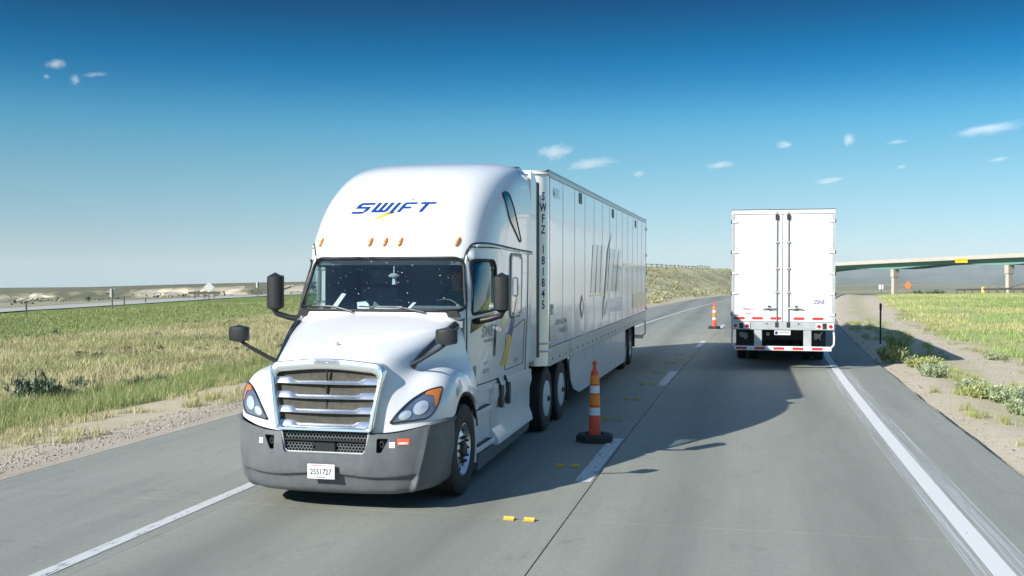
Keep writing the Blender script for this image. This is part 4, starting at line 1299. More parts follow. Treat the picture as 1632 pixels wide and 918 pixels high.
loose('paper_sheet', 'upright pale paper leaning in the left corner of the windscreen', 'paper', MB().add([(-.74, 1.97, 2.05), (-.67, 1.97, 2.05), (-.55, 2.06, 2.26), (-.60, 2.06, 2.27), (-.74, 1.985, 2.05), (-.67, 1.985, 2.05), (-.55, 2.07, 2.26), (-.60, 2.07, 2.27)], [(0, 1, 2, 3), (7, 6, 5, 4), (0, 1, 5, 4), (1, 2, 6, 5), (2, 3, 7, 6), (3, 0, 4, 7)]), M['paper'])
loose('paper_sheet', 'curled white paper at the right end of the dashboard papers', 'paper', MB().add([(.19, 1.97, 2.05), (.32, 1.97, 2.09), (.38, 2.02, 2.16), (.33, 2.05, 2.16), (.25, 2.05, 2.08), (.19, 2.05, 2.055)], [(0, 1, 4, 5), (1, 2, 3, 4)]), M['paper'])
an = thing('air_freshener', 'small ornament hanging at the top centre of the truck windscreen', 'ornament', (TX, TY, 0))
MB().tube([(.06, 2.12, 2.66), (.06, 2.12, 2.52)], .005, 5).build('cord', M['paper'], an)
MB().lathe([(0, .03), (.04, .025), (.075, .0), (.06, -.02), (0, -.03)], 'z', 14, (.06, 2.12, 2.49)).build('disc', M['grey_vinyl'], an, sm=40)
MB().tube([(.06, 2.12, 2.46), (.07, 2.12, 2.38)], [.02, .035], 7).build('tassel', M['grey_vinyl'], an)

# the driver
drv = thing('person', 'driver in a dark green shirt behind the steering wheel of the white truck', 'person', (TX, TY, 0))
J = {'pelvis': (.56, 3.18, 1.68, .17), 'belly': (.56, 3.24, 1.86, .165), 'chest': (.56, 3.27, 2.08, .17), 'neck': (.56, 3.25, 2.30, .062), 'chin': (.56, 3.19, 2.40, .075), 'head': (.56, 3.20, 2.50, .098), 'crown': (.56, 3.22, 2.58, .07),
     'sl': (.76, 3.26, 2.19, .085), 'el': (.90, 3.0, 1.95, .055), 'wl': (.76, 2.66, 2.06, .038), 'hl': (.735, 2.58, 2.08, .042),
     'sr': (.36, 3.26, 2.19, .085), 'er': (.24, 3.0, 1.94, .055), 'wr': (.37, 2.66, 2.04, .038), 'hr': (.385, 2.58, 2.06, .042),
     'tl': (.66, 3.0, 1.70, .10), 'kl': (.70, 2.66, 1.70, .07), 'al': (.70, 2.58, 1.36, .05), 'tr': (.46, 3.0, 1.70, .10), 'kr': (.42, 2.66, 1.70, .07), 'ar': (.42, 2.58, 1.36, .05)}
E_ = [('pelvis', 'belly'), ('belly', 'chest'), ('chest', 'neck'), ('neck', 'chin'), ('chin', 'head'), ('head', 'crown'), ('chest', 'sl'), ('sl', 'el'), ('el', 'wl'), ('wl', 'hl'), ('chest', 'sr'), ('sr', 'er'), ('er', 'wr'), ('wr', 'hr'), ('pelvis', 'tl'), ('tl', 'kl'), ('kl', 'al'), ('pelvis', 'tr'), ('tr', 'kr'), ('kr', 'ar')]
ks = list(J)
# fingers closing round the rim
for side, s2 in (('l', 1), ('r', -1)):
    hx_, hy_, hz_, _ = J['h' + side]
    for f in range(4):
        a = (hx_ + s2 * .01, hy_ - .035 + f * .006, hz_ + .03 - f * .02, .011); b_ = (hx_ + s2 * .045, hy_ - .055 + f * .005, hz_ + .03 - f * .02, .009)
        J[f'f{side}{f}a'] = a; J[f'f{side}{f}b'] = b_
        E_ += [('h' + side, f'f{side}{f}a'), (f'f{side}{f}a', f'f{side}{f}b')]
    J[f't{side}a'] = (hx_ + s2 * .03, hy_ + .01, hz_ + .04, .012); E_.append(('h' + side, f't{side}a'))
ks = list(J); ki = {k: i for i, k in enumerate(ks)}
pm = bpy.data.meshes.new('body'); pm.from_pydata([J[k][:3] for k in ks], [(ki[a], ki[b_]) for a, b_ in E_], [])
body = link('body', pm, None, drv)
sk = body.modifiers.new('skin', 'SKIN'); body.modifiers.new('sub', 'SUBSURF').levels = 2
for i, k in enumerate(ks):
    sv = pm.skin_vertices[0].data[i]; sv.radius = (J[k][3], J[k][3]); sv.use_root = (k == 'pelvis')
body.modifiers['sub'].render_levels = 2
apply_mods(body); smooth(body.data, 180)
body.data.materials.clear(); body.data.materials.append(M['shirt']); body.data.materials.append(M['skin']); body.data.materials.append(M['ink'])
for p in body.data.polygons:
    c = p.center
    p.material_index = 1 if (c.z > 2.28 and abs(c.x - .56) < .14) or (c.y < 2.84 and c.z > 1.85) else (2 if c.z < 1.78 else 0)
# face features and cap of hair, parts of the head
MB().lathe([(0, .02), (.016, .012), (.02, -.02), (.012, -.03), (0, -.032)], 'y', 8, (.56, 3.095, 2.475)).build('nose', M['skin'], drv)
for s2 in (-1, 1):
    MB().lathe([(0, -.012), (.011, -.006), (.011, .006), (0, .01)], 'y', 8, (.56 + s2 * .035, 3.11, 2.505)).build('eye', M['ink'], drv)
    MB().lathe([(0, -.02), (.03, -.01), (.03, .01), (0, .02)], 'x', 8, (.56 + s2 * .10, 3.21, 2.49)).build('ear', M['skin'], drv)
MB().box(.53, .59, 3.108, 3.118, 2.425, 2.433).build('mouth', M['hair'], drv)
MB().lathe([(.112, -.02), (.114, .02), (.10, .07), (.06, .10), (0, .11)], 'z', 16, (.56, 3.225, 2.545)).build('hair', M['hair'], drv, sm=60)
# ---------------------------------------------------------------- box trailers
M['guard_grey'] = mat('dull_grey_steel', (.22, .25, .27), .5, metal=.3)
TL, TWH, TZ0, TZ1 = 16.30, 1.295, 1.05, 4.11
def make_trailer(label, loc, rz, graphics, rear_marks):
    T = thing('box_trailer', label, 'trailer', loc, rz)
    # front wall with rounded corner posts
    r = .20; pts = [(-TWH, .30)] + [(-TWH + r - r * math.cos(a), r - r * math.sin(a)) for a in np.linspace(0, math.pi / 2, 7)] + \
        [(TWH - r + r * math.sin(a), r - r * math.cos(a)) for a in np.linspace(0, math.pi / 2, 7)] + [(TWH, .30)]
    fw = MB().prism(pts, 2, TZ0 + .02, TZ1 - .03).build('front_wall', M['trailer_white'], T, sm=35)
    for z in (1.30, 1.42):
        MB().tube([(x * 1.003, y - .004, z) for x, y in pts], .014, 5).build('front_rail', M['rail'], fw)
    MB().tube([(x * 1.004, y - .006, TZ1 - .05) for x, y in pts], .03, 5).build('front_rail', M['door_white'], fw)
    # side panels between logistic posts
    n = 13; y0, y1 = .32, TL - .10
    step = (y1 - y0) / n
    panel = None; post = None; rivs = None
    for sg in (1, -1):
        for k in range(n):
            ya, yb = y0 + k * step, y0 + (k + 1) * step
            if panel is None:
                # thin sheet, slightly pillowed between its rivet lines
                V = []; F = []; q = 7; zz = (TZ0 + .30, TZ0 + 1.2, TZ0 + 2.1, TZ1 - .09)
                for j, z in enumerate(zz):
                    for i in range(q):
                        t = i / (q - 1)
                        bul = .0055 * math.sin(math.pi * t) * (1 if 0 < j < 3 else .4)
                        V.append((bul, (t) * (step - .05) + .025, z))
                for j in range(3):
                    for i in range(q - 1):
                        F.append((j * q + i, j * q + i + 1, (j + 1) * q + i + 1, (j + 1) * q + i))
                panel = smooth(MB().add(V, F).mesh('side_panel'), 60); panel.materials.append(M['trailer_white'])
                if panel.polygons[0].normal.x < 0: panel.flip_normals()
                post = MB().box(-.004, .004, -.024, .024, TZ0 + .29, TZ1 - .085).mesh('side_post'); post.materials.append(M['trailer_white'])
                rm = MB()
                for z in np.arange(TZ0 + .34, TZ1 - .12, .05):
                    for dy in (-.014, .014):
                        rm.add([(.004, dy - .0055, z - .0055), (.004, dy + .0055, z - .0055), (.004, dy + .0055, z + .0055), (.004, dy - .0055, z + .0055), (.0075, dy, z)], [(0, 1, 4), (1, 2, 4), (2, 3, 4), (3, 0, 4)])
                rivs = rm.mesh('rivet_rows'); rivs.materials.append(mat('rivet', (.42, .45, .46), .5))
            o = link('side_panel', panel, None, T, loc=(sg * TWH, ya if sg > 0 else yb, 0), rot=(0, 0, 0 if sg > 0 else math.pi))
            p = link('side_post', post, None, T, loc=(sg * (TWH + .001), yb if k < n - 1 else yb - .03, 0), rot=(0, 0, 0 if sg > 0 else math.pi))
            tag(link('rivet_rows', rivs, None, p), kind='stuff')
        MB().box(min(sg * (TWH - .02), sg * (TWH + .012)), max(sg * (TWH - .02), sg * (TWH + .012)), .22, TL, TZ1 - .085, TZ1, .006).build('top_rail', M['rail'], T)
        MB().box(min(sg * (TWH - .03), sg * (TWH + .018)), max(sg * (TWH - .03), sg * (TWH + .018)), .20, TL, TZ1 + .001, TZ1 + .022).build('roof_edge', M['gloss_black'], T)
        br = MB().box(min(sg * (TWH - .06), sg * (TWH + .010)), max(sg * (TWH - .06), sg * (TWH + .010)), .20, TL, TZ0, TZ0 + .29, .006).build('bottom_rail', M['rail'], T)
        for zz_ in (TZ0 + .285, TZ0 + .235, TZ0 + .04):
            MB().box(min(sg * (TWH + .006), sg * (TWH + .018)), max(sg * (TWH + .006), sg * (TWH + .018)), .20, TL, zz_ - .006, zz_ + .006).build('rail_rib', M['rail'], br)
        hole = MB().lathe([(.024, -.002), (.024, .004), (0, .004)], 'x', 8).mesh('rail_hole'); hole.materials.append(M['black'])
        for y in np.arange(.55, TL - .3, .62):
            link('rail_hole', hole, None, br, loc=(sg * (TWH + .011), y, TZ0 + .10), rot=(0, 0, 0 if sg > 0 else math.pi))
        MB().box(min(sg * (TWH + .010), sg * (TWH + .013)), max(sg * (TWH + .010), sg * (TWH + .013)), 2.18, 2.195, TZ0 + .01, TZ0 + .28).build('rail_joint', M['joint_dark'], br)
        # aerodynamic skirt, front edge swept
        prof = [(2.55, TZ0 - .002), (2.50, .86), (2.62, .60), (2.95, .40), (3.6, .27), (11.10, .22), (11.16, TZ0 - .002)]
        sk = MB().prism(prof, 0, sg * 1.235, sg * 1.250).build('skirt', M['white_dirty'], T)
        for y in (5.35, 8.2):
            MB().box(min(sg * 1.250, sg * 1.252), max(sg * 1.250, sg * 1.252), y - .006, y + .006, .26, TZ0 - .01).build('skirt_joint', M['rail'], sk)
        for y in (2.10, 2.32):
            MB().box(sg * .80 - .06, sg * .80 + .06, y - .05, y + .05, .32, TZ0).build('landing_leg', M['galv'], T)
        # mud flaps carrying a pale map-shaped emblem
        fl = MB().box(min(sg * .70, sg * 1.235), max(sg * .70, sg * 1.235), 13.62, 13.64, .42, TZ0).build('mud_flap', M['black'], T)
        MAP = [(0, .80), (.12, .86), (.45, .84), (.55, .78), (.62, .80), (.70, .72), (.82, .82), (.90, 1.0), (.96, .98), (.90, .78), (.84, .62), (.80, .42), (.78, .30), (.86, .05), (.80, .02), (.70, .26), (.60, .22), (.52, .10), (.45, 0), (.38, .18), (.28, .26), (.12, .30), (.03, .48)]
        MB().prism([(sg * .97 - (p[0] - .48) * .37, .60 + p[1] * .24) for p in MAP], 1, 13.641, 13.647).build('flap_emblem', M['galv'], fl)
        MB().box(min(sg * .72, sg * 1.2), max(sg * .72, sg * 1.2), 13.642, 13.66, .94, .965).build('flap_bar', M['chassis'], fl)
    MB().prism([(-TWH + .01, TZ1 - .005), (TWH - .01, TZ1 - .005), (.6, TZ1 + .016), (-.6, TZ1 + .016)], 1, .08, TL - .02).build('roof', M['door_white'], T)
    MB().box(-TWH + .06, TWH - .06, .15, TL - .1, TZ0 + .02, TZ0 + .12).build('floor', M['chassis'], T)
    for k in range(16):
        MB().box(-1.2, 1.2, 1.0 + k * .98, 1.06 + k * .98, TZ0 - .06, TZ0 + .02).build('cross_member', M['chassis'], T)
    # running gear
    for sg in (1, -1):
        MB().box(sg * .5 - .05, sg * .5 + .05, 10.6, 13.8, .80, TZ0 - .06).build('slider_rail', M['chassis'], T)
        for y in (11.50, 12.80):
            drive_wheel(sg, y, T, cover=False)
    for y in (11.50, 12.80):
        MB().cyl((-1.0, y, .515), (1.0, y, .515), .07).build('axle', M['chassis'], T)
    # rear end; looking from behind the image's right is local -x
    yr = TL
    fr = MB().box(-TWH - .004, TWH + .004, yr - .08, yr + .012, TZ1 - .07, TZ1 + .028).build('rear_header', M['door_white'], T)
    MB().box(-TWH - .006, TWH + .006, yr - .06, yr + .016, TZ1 + .029, TZ1 + .045).build('header_edge', M['gloss_black'], fr)
    for sg in (1, -1):
        MB().box(min(sg * (TWH - .055), sg * (TWH + .006)), max(sg * (TWH - .055), sg * (TWH + .006)), yr - .08, yr + .010, 1.24, TZ1 - .071).build('corner_post', M['galv'], T)
        dr = MB().box(min(sg * .008, sg * (TWH - .058)), max(sg * .008, sg * (TWH - .058)), yr - .05, yr - .012, 1.245, TZ1 - .075, .006).build('rear_door', M['door_white'], T)
        xr_ = sg * .145
        rod = MB().cyl((xr_, yr + .012, 1.10), (xr_, yr + .012, TZ1 - .02), .017, 8).build('lock_rod', M['guard_grey'], dr)
        for z in (1.16, TZ1 - .16):
            MB().box(xr_ - .045, xr_ + .045, yr - .012, yr + .035, z - .07, z + .07, .01).build('rod_cam', M['chassis'], rod)
        for z in (2.0, 2.62, 3.3):
            MB().box(xr_ - .05, xr_ + .05, yr - .012, yr + .03, z - .02, z + .02, .006).build('rod_guide', M['galv'], rod)
        hd = MB().tube([(xr_, yr + .03, 1.59), (sg * .30, yr + .05, 1.585), (sg * .36, yr + .045, 1.60), (sg * .52, yr + .035, 1.57)], [.016, .018, .020, .013], 7).build('door_handle', M['galv'], dr)
        MB().box(sg * .34 - .03, sg * .34 + .03, yr - .012, yr + .05, 1.55, 1.66, .008).build('handle_catch', M['chassis'], hd)
        for z in (1.43, 1.97, 2.49, 3.04, 3.84):
            MB().box(min(sg * 1.14, sg * 1.31), max(sg * 1.14, sg * 1.31), yr - .01, yr + .022, z - .025, z + .025, .006).build('hinge', M['door_white'], dr)
            MB().cyl((sg * 1.305, yr + .012, z - .04), (sg * 1.305, yr + .012, z + .04), .017, 8).build('hinge_pin', M['black'], dr)
    sill = MB().box(-TWH - .002, TWH + .002, yr - .12, yr + .02, 1.03, 1.238, .006).build('rear_sill', M['galv'], T)
    for sg in (1, -1):
        bxm = MB().box(min(sg * .82, sg * 1.285), max(sg * .82, sg * 1.285), yr + .02, yr + .05, 1.035, 1.225, .01).build('lamp_box', M['galv'], sill)
        for xx in (.90, 1.19):
            pl_ = MB().box(sg * xx - .072, sg * xx + .072, yr + .05, yr + .054, 1.065, 1.200).build('lamp_plate', M['white_tape'], bxm)
            MB().lathe([(.050, 0), (.048, .018), (.03, .026), (0, .028)], 'y', 16, (sg * xx, yr + .054, 1.133)).build('tail_lamp', M['red_lens'], pl_, sm=40)
        MB().box(sg * 1.045 - .05, sg * 1.045 + .05, yr + .05, yr + .053, 1.06, 1.205).build('lamp_gap', M['chassis'], bxm)
        MB().lathe([(.02, 0), (.018, .012), (0, .014)], 'y', 10, (sg * .40, yr + .02, 1.19)).build('marker_stud', M['ink'], sill)
        MB().box(sg * .62 - .10, sg * .62 + .10, yr - .06, yr + .01, .56, 1.03, .008).build('guard_post', M['galv'], T)
        MB().tube([(sg * 1.20, yr - .03, .56), (sg * 1.28, yr - .04, .66), (sg * 1.285, yr - .05, .85), (sg * 1.27, yr - .06, 1.04)], .026, 7).build('guard_end', M['door_white'], T, sm=60)
    gb = MB().box(-1.22, 1.22, yr - .05, yr + .035, .49, .605, .012).build('underride_bar', M['white_tape'], T)
    tape = MB().box(-.135, .135, 0, .003, -.033, .033).mesh('tape_strip'); tape.materials.append(M['red_tape'])
    for x in (-1.045, -.575, -.095, .385, .865):
        link('tape_strip', tape, None, gb, loc=(-x, yr + .0352, .548))
    for x in (-1.095, -.635, -.17, .41, .88):
        link('tape_strip', tape, None, T, loc=(-x, yr - .0118, 1.325))
    MB().box(-.9, .9, 13.9, 13.95, .62, TZ0 - .06).build('rear_crossbeam', M['chassis'], T)
    if rear_marks:
        lp = MB().box(-.20, .205, yr - .02, yr - .012, .895, 1.025, .003).build('licence_plate', M['plate'], T)
        MB().box(-.16, .10, yr - .0118, yr - .0105, .955, .985).build('plate_number', M['grey_text'], lp)
        MB().box(.12, .19, yr - .0118, yr - .0105, .91, .99).build('plate_mark', M['navy'], lp)
        tm = text_mesh('1Z0NE', .15, sx=.72, off=.002)
        for v in tm.vertices: v.co = (-(v.co.x + .89), yr - .0105, v.co.z + 1.75)
        link('door_number', tm, M['navy'], T)
        MB().prism([(1.0, 1.555), (.80, 1.545), (.80, 1.57), (1.0, 1.585)], 1, yr - .0118, yr - .0108).build('maker_mark', M['red_tape'], T)
        MB().prism([(.745, 1.545), (.77, 1.545), (.75, 1.60), (.735, 1.60)], 1, yr - .0118, yr - .0108).build('maker_mark', M['red_tape'], T)
        MB().prism([(.97, 1.49), (.94, 1.455), (.86, 1.435), (.79, 1.455), (.765, 1.49), (.80, 1.47), (.86, 1.455), (.93, 1.47)], 1, yr - .0118, yr - .0108).build('maker_mark', M['red_tape'], T)
        MB().lathe([(.05, 0), (.05, .02), (0, .02)], 'y', 10, (.36, yr - 1.0, .86)).build('air_fitting', M['paper'], T)
    if graphics:
        def dec(polys, name, mt, off=.0105):
            me = flat_poly(polys)
            for v in me.vertices: v.co = (TWH + off, v.co.x, v.co.z)
            return link(name, me, mt, T)
        def dtext(s, y, z, size, mt, sx=1.0, name='side_lettering'):
            me = text_mesh(s, size, sx=sx, off=size * .015)
            for v in me.vertices: v.co = (TWH + .0105, v.co.x + y, v.co.z + z)
            return link(name, me, mt, T)
        zc = 3.70
        for ch in 'SWFZ 181845':
            if ch != ' ':
                me = text_mesh(ch, .185, sx=.66, off=.003)
                for v in me.vertices:                       # wrapped round the corner post
                    a = (v.co.x + .165) / r
                    v.co = (TWH - r + (r + .004) * math.sin(a), r - (r + .004) * math.cos(a), v.co.z + zc)
                link('corner_letter', me, M['navy'], T)
            zc -= .172 if ch != ' ' else .135
        dec([[(3.54, 2.12), (3.30, 1.88), (3.55, 1.64), (3.82, 1.88)]], 'diamond_mark', M['ink'], .0100)
        dec([[(3.55, 2.03), (3.40, 1.88), (3.55, 1.73), (3.72, 1.88)]], 'diamond_mark', M['trailer_white'], .0110)
        dtext('C', 3.56, 1.88, .24, M['ink'], 1.0)
        G1 = [(5.0, 3.08), (6.7, 3.10), (6.41, 2.09), (4.67, 2.11)]; G2 = [(7.65, 3.06), (9.82, 3.06), (9.19, 2.06), (7.23, 2.10)]
        for g in (G1, G2):
            (a, b_, c, d_) = [Vector(p) for p in g]
            for t0, t1 in ((0, .30), (.38, .68), (.76, 1.0)):
                dec([[tuple(a.lerp(b_, t0)), tuple(a.lerp(b_, t1)), tuple(d_.lerp(c, t1)), tuple(d_.lerp(c, t0))]], 'grey_block', M['grey_vinyl'])
        dec([[(4.58, 2.085), (6.92, 2.055), (6.92, 2.02), (4.58, 2.04)]], 'yellow_rule', M['pale_yellow'])
        dec([[(8.05, 3.45), (7.35, 3.0), (7.05, 2.4), (6.62, 1.6), (6.42, 1.56), (6.85, 2.4), (7.12, 3.0)]], 'swoosh', M['grey_text'], .0115)
        dec([[(6.62, 1.95), (6.85, 1.95), (6.62, 1.55), (6.40, 1.55)]], 'swoosh', M['pale_yellow'], .0125)
        dec([[(7.2, 1.92), (10.1, 1.92), (10.1, 1.60), (6.75, 1.60)]], 'blue_band', M['pale_blue'])
        dec([[(12.55, 1.92), (16.1, 1.92), (16.1, 1.52), (12.4, 1.56)]], 'yellow_band', M['pale_yellow'])
        dec([[(10.3, 2.76), (16.1, 2.76), (16.1, 2.68), (10.3, 2.70)]], 'grey_rule', M['grey_vinyl'])
        for y, z in ((3.40, 3.90), (8.20, 3.88), (13.2, 3.86)):
            dec([[(y - .16, z + .10), (y + .16, z + .10), (y + .16, z - .10), (y - .16, z - .10)]], 'vent_plate', M['ink'])
        dtext('SWIFTTRANS.COM', 1.34, 1.70, .125, M['grey_text'], .95)
        dtext('800-800-2200', 1.55, 1.56, .13, M['grey_text'], .95)
        dtext('METRO', .92, 3.80, .22, M['grey_vinyl'], .8)
        dec([[(.42, 2.02), (.62, 2.02), (.62, 1.85), (.42, 1.85)]], 'notice', M['paper'])
        dec([[(.46, 1.98), (.58, 1.98), (.58, 1.95), (.46, 1.95)]], 'notice', M['ink'], .0115)
    return T
TRAILER_L = make_trailer('long white box trailer lettered SWFZ 181845 behind the oncoming tractor', (TX, TY + 5.66, 0), 0, True, False)
HEAD = R(0.6)
TRAILER_R = make_trailer('white box trailer seen square from behind with closed rear doors', (.90 + 16.3 * math.sin(HEAD), 27.87 + 16.3 * math.cos(HEAD), 0), math.pi - HEAD, False, True)
T2 = copy_tree(TRACTOR)
d_ = 16.3 + 5.66
T2.location = (.90 + d_ * math.sin(HEAD), 27.87 + d_ * math.cos(HEAD), 0); T2.rotation_euler = (0, 0, math.pi - HEAD)
T2['label'] = 'white tractor truck hidden in front of the trailer seen from behind'
# ---------------------------------------------------------------- bank of the overpass approach, hills, mountains
def bank_w(Y): return float(np.clip(.35 * Y - 9, 5, 50))
def bank_z(u, Y):
    """height of the bank above its foot; u metres left of the foot"""
    top = 6.2 * float(sstep(48, 120, Y)) + .0 - float(base(Y)) * .55
    top = min(top, 3.2 - float(base(Y)))
    U = bank_w(Y)
    return top * float(sstep(0, min(17, U * .55), u)) * float(sstep(U, U * .72, u))
def bank_pt(u, Y):
    w = float(fbm(u * 1.0, Y, 4.0, 61, 3)) - .5
    x = -9.6 + float(curve(Y)) - u * (1 + .0)
    e = float(sstep(0, 3, u)) * float(sstep(bank_w(Y), bank_w(Y) - 3, u))
    z = float(base(Y)) + bank_z(u, Y) + w * .55 * e - .12 * (1 - float(sstep(0, 2, u))) - .8 * (1 - float(sstep(bank_w(Y), bank_w(Y) - 2, u)))
    return (x, Y, z)
BU = list(np.linspace(0, 1, 40)); BY = list(np.arange(44, 150, 1.8)) + list(np.arange(150, 420, 6.0))
V = [bank_pt(u * bank_w(Y), Y) for Y in BY for u in BU]; nb = len(BU)
F = [(i * nb + j, i * nb + j + 1, (i + 1) * nb + j + 1, (i + 1) * nb + j) for i in range(len(BY) - 1) for j in range(nb - 1)]
Va = np.array(V); Fa = np.array(F); tri = np.concatenate([Fa[:, [0, 1, 2]], Fa[:, [0, 2, 3]]])
wv = fbm(Va[:, 0], Va[:, 1], 5, 71)
cols = np.array((.60, .55, .38)) + (np.array((.42, .41, .23)) - np.array((.60, .55, .38))) * np.clip((wv - .40) * 5, 0, 1)[:, None]
me = fast_mesh('embankment', Va, tri, M['ground'], cols)
smooth(me, 180)
if me.polygons[0].normal.z < 0: me.flip_normals()
tag(link('embankment', me), 'sagebrush covered bank of the overpass approach left of the road', kind='structure')

def hill_mat(name, top, face, sc=.02, contrast=1.0):
    m = bpy.data.materials.new(name); m.use_nodes = True
    n = m.node_tree.nodes; l = m.node_tree.links; b = n['Principled BSDF']
    b.inputs['Roughness'].default_value = .95; b.inputs['Specular IOR Level'].default_value = .05
    g = n.new('ShaderNodeNewGeometry'); a = n.new('ShaderNodeVertexColor'); a.layer_name = 'col'
    t = n.new('ShaderNodeTexNoise'); t.inputs['Scale'].default_value = sc; t.inputs['Detail'].default_value = 9; t.inputs['Roughness'].default_value = .7
    l.new(g.outputs['Position'], t.inputs['Vector'])
    r = n.new('ShaderNodeMapRange'); r.inputs['From Min'].default_value = .38; r.inputs['From Max'].default_value = .66
    l.new(t.outputs['Fac'], r.inputs['Value'])
    x = n.new('ShaderNodeMix'); x.data_type = 'RGBA'; x.blend_type = 'MULTIPLY'; x.inputs['B'].default_value = (*[1 - .45 * contrast] * 3, 1)
    l.new(r.outputs['Result'], x.inputs['Factor']); l.new(a.outputs['Color'], x.inputs['A']); l.new(x.outputs['Result'], b.inputs['Base Color'])
    return m
M['hill'] = hill_mat('badland_hills', None, None, .05)
M['mountain'] = hill_mat('far_mountains', None, None, .004, .5)
# low bluffs across the valley on the left: (photo u, crest v)
def hills():
    us = np.linspace(-260, 900, 240)
    fv = np.interp(us, [-260, 0, 60, 130, 200, 300, 430, 600, 900], [468, 464, 462, 460, 458, 455, 452, 449, 446])
    Dm = [250, 320, 400, 450, 520, 620, 760, 1100]        # how far along each sight line the rows lie
    V = []; C = []
    for i, u in enumerate(us):
        for k, D in enumerate(Dm):
            p = at(u, 500, 100.0) - Vector((0, 0, CAMH)); d = Vector((p.x, p.y, 0)).normalized()
            gul = float(fbm(u, 0, 34, 81, 4)); g2 = float(fbm(u, k * 30, 12, 83, 3))
            zc = CAMH - (fv[i] - 432.5) / FPX * 620 * 1.02
            z0 = CAMH - (489 - 432.5) / FPX * 250
            prof = [0, .10, .22, .40 + .35 * gul, .70 + .25 * (g2 - .4), 1.0, .98, .2][k]
            z = z0 + (zc - z0) * prof - (6 if k == 7 else 0)
            V.append((d.x * D + (g2 - .5) * 16 * (k in (3, 4)), d.y * D + (gul - .5) * 36 * (k in (2, 3, 4)), z))
            pale = np.clip((float(fbm(u, 0, 60, 91, 3)) - .38) * 5 + (g2 - .5) * 2, 0, 1) * (1 if k in (2, 3, 4) else 0)
            c = np.array((.21, .205, .13)) * (1 - pale) + np.array((.66, .59, .44)) * pale
            if k < 2: c = np.array((.34, .34, .22)) * (.7 + .6 * g2)
            C.append(c)
    m = len(Dm); V = np.array(V); C = np.array(C)
    q = np.array([(i * m + k, (i + 1) * m + k, (i + 1) * m + k + 1, i * m + k + 1) for i in range(len(us) - 1) for k in range(m - 1)])
    me = fast_mesh('hills', V, np.concatenate([q[:, [0, 1, 2]], q[:, [0, 2, 3]]]), M['hill'], C)
    smooth(me, 180)
    if np.mean([p.normal.z for p in me.polygons]) < 0: me.flip_normals()
    return tag(link('hills', me), 'low eroded bluffs with pale clay faces across the valley', kind='structure')
hills()
def mountains():
    us = np.linspace(700, 2100, 160)
    fv = np.interp(us, [700, 1000, 1200, 1340, 1450, 1632, 1800, 2100], [436, 434, 431, 428, 425, 416, 411, 408])
    Dm = [1100, 1500, 2100, 3000, 4200, 5300, 6200]
    V = []; C = []
    for i, u in enumerate(us):
        for k, D in enumerate(Dm):
            p = at(u, 500, 100.0) - Vector((0, 0, CAMH)); d = Vector((p.x, p.y, 0)).normalized()
            n1 = float(fbm(u * 3, k * 50, 90, 101, 4)) - .5
            va = [470, 461, 452, 443, 434, fv[i], fv[i] + 10][k]
            if k < 5: va = min(va, 470); va = va - (va - fv[i]) * .10 * k / 5
            z = CAMH - (va - 432.5) / FPX * D * 1.02 + n1 * D * .004 * (0 < k < 6)
            V.append((d.x * D, d.y * D, z))
            C.append(np.array((.25, .265, .235)) * (.75 + .55 * (n1 + .5)))
    m = len(Dm); V = np.array(V); C = np.array(C)
    q = np.array([(i * m + k, (i + 1) * m + k, (i + 1) * m + k + 1, i * m + k + 1) for i in range(len(us) - 1) for k in range(m - 1)])
    me = fast_mesh('mountains', V, np.concatenate([q[:, [0, 1, 2]], q[:, [0, 2, 3]]]), M['mountain'], C)
    smooth(me, 180)
    if np.mean([p.normal.z for p in me.polygons]) < 0: me.flip_normals()
    return tag(link('mountains', me), 'long hazy blue-grey mountain slope beyond the overpass', kind='structure')
mountains()

# ---------------------------------------------------------------- overpass
M['bridge_concrete'] = mat('bridge_concrete', (.50, .47, .40), .85, noise=(.6, .5, (.38, .35, .29)))
M['bridge_green'] = mat('bridge_green_paint', (.16, .33, .27), .5, noise=(.4, .4, (.11, .24, .20)))
M['sign_yellow'] = mat('yellow_sign', (.85, .52, .01), .45)
M['sign_orange'] = mat('orange_sign', (.85, .17, .03), .45)
M['sign_white'] = mat('white_sign', (.80, .81, .80), .5)
M['post_steel'] = mat('post_steel', (.12, .11, .10), .7)
M['post_black'] = mat('black_post', (.012, .013, .012), .6)
M['wood'] = mat('weathered_timber', (.16, .13, .10), .9, noise=(3, .5, (.09, .07, .055)))
M['guard_rail'] = mat('guard_rail_steel', (.30, .31, .30), .5, metal=.5)
BR = thing('overpass', 'green steel girder overpass with cream parapet beyond the trailer', 'bridge', (0, 0, 0))
P1, P2 = at(1415, 440, 280), at(1597, 440, 254)
bd = Vector((P2.x - P1.x, P2.y - P1.y, 0)); span = bd.length; bd.normalize()
bn = Vector((bd.y, -bd.x, 0))
if bn.y > 0: bn = -bn                                        # towards the camera
def br_at(s):                                                 # s metres from pier one
    p = Vector((P1.x, P1.y, 0)) + bd * s
    ang = math.atan2(p.x, p.y) + YAW
    u = 816 + FPX * math.tan(ang)
    v = float(np.interp(u, [1100, 1157, 1330, 1480, 1632, 1900], [433, 429, 417.5, 411, 404, 391]))
    D = p.y
    return p, at(u, v, D).z
s0 = -2.35 * span; s1 = 2.2 * span
zl = [br_at(s)[1] for s in np.linspace(s0, s1, 9)]
zpoly = np.polyfit(np.linspace(s0, s1, 9), zl, 2)
def deck_z(s): return float(np.polyval(zpoly, s))
def soffit(s):
    t = (s / span) % 1.0; d = min(t, 1 - t)
    return .85 + .60 * (1 - float(sstep(0, .42, d)))
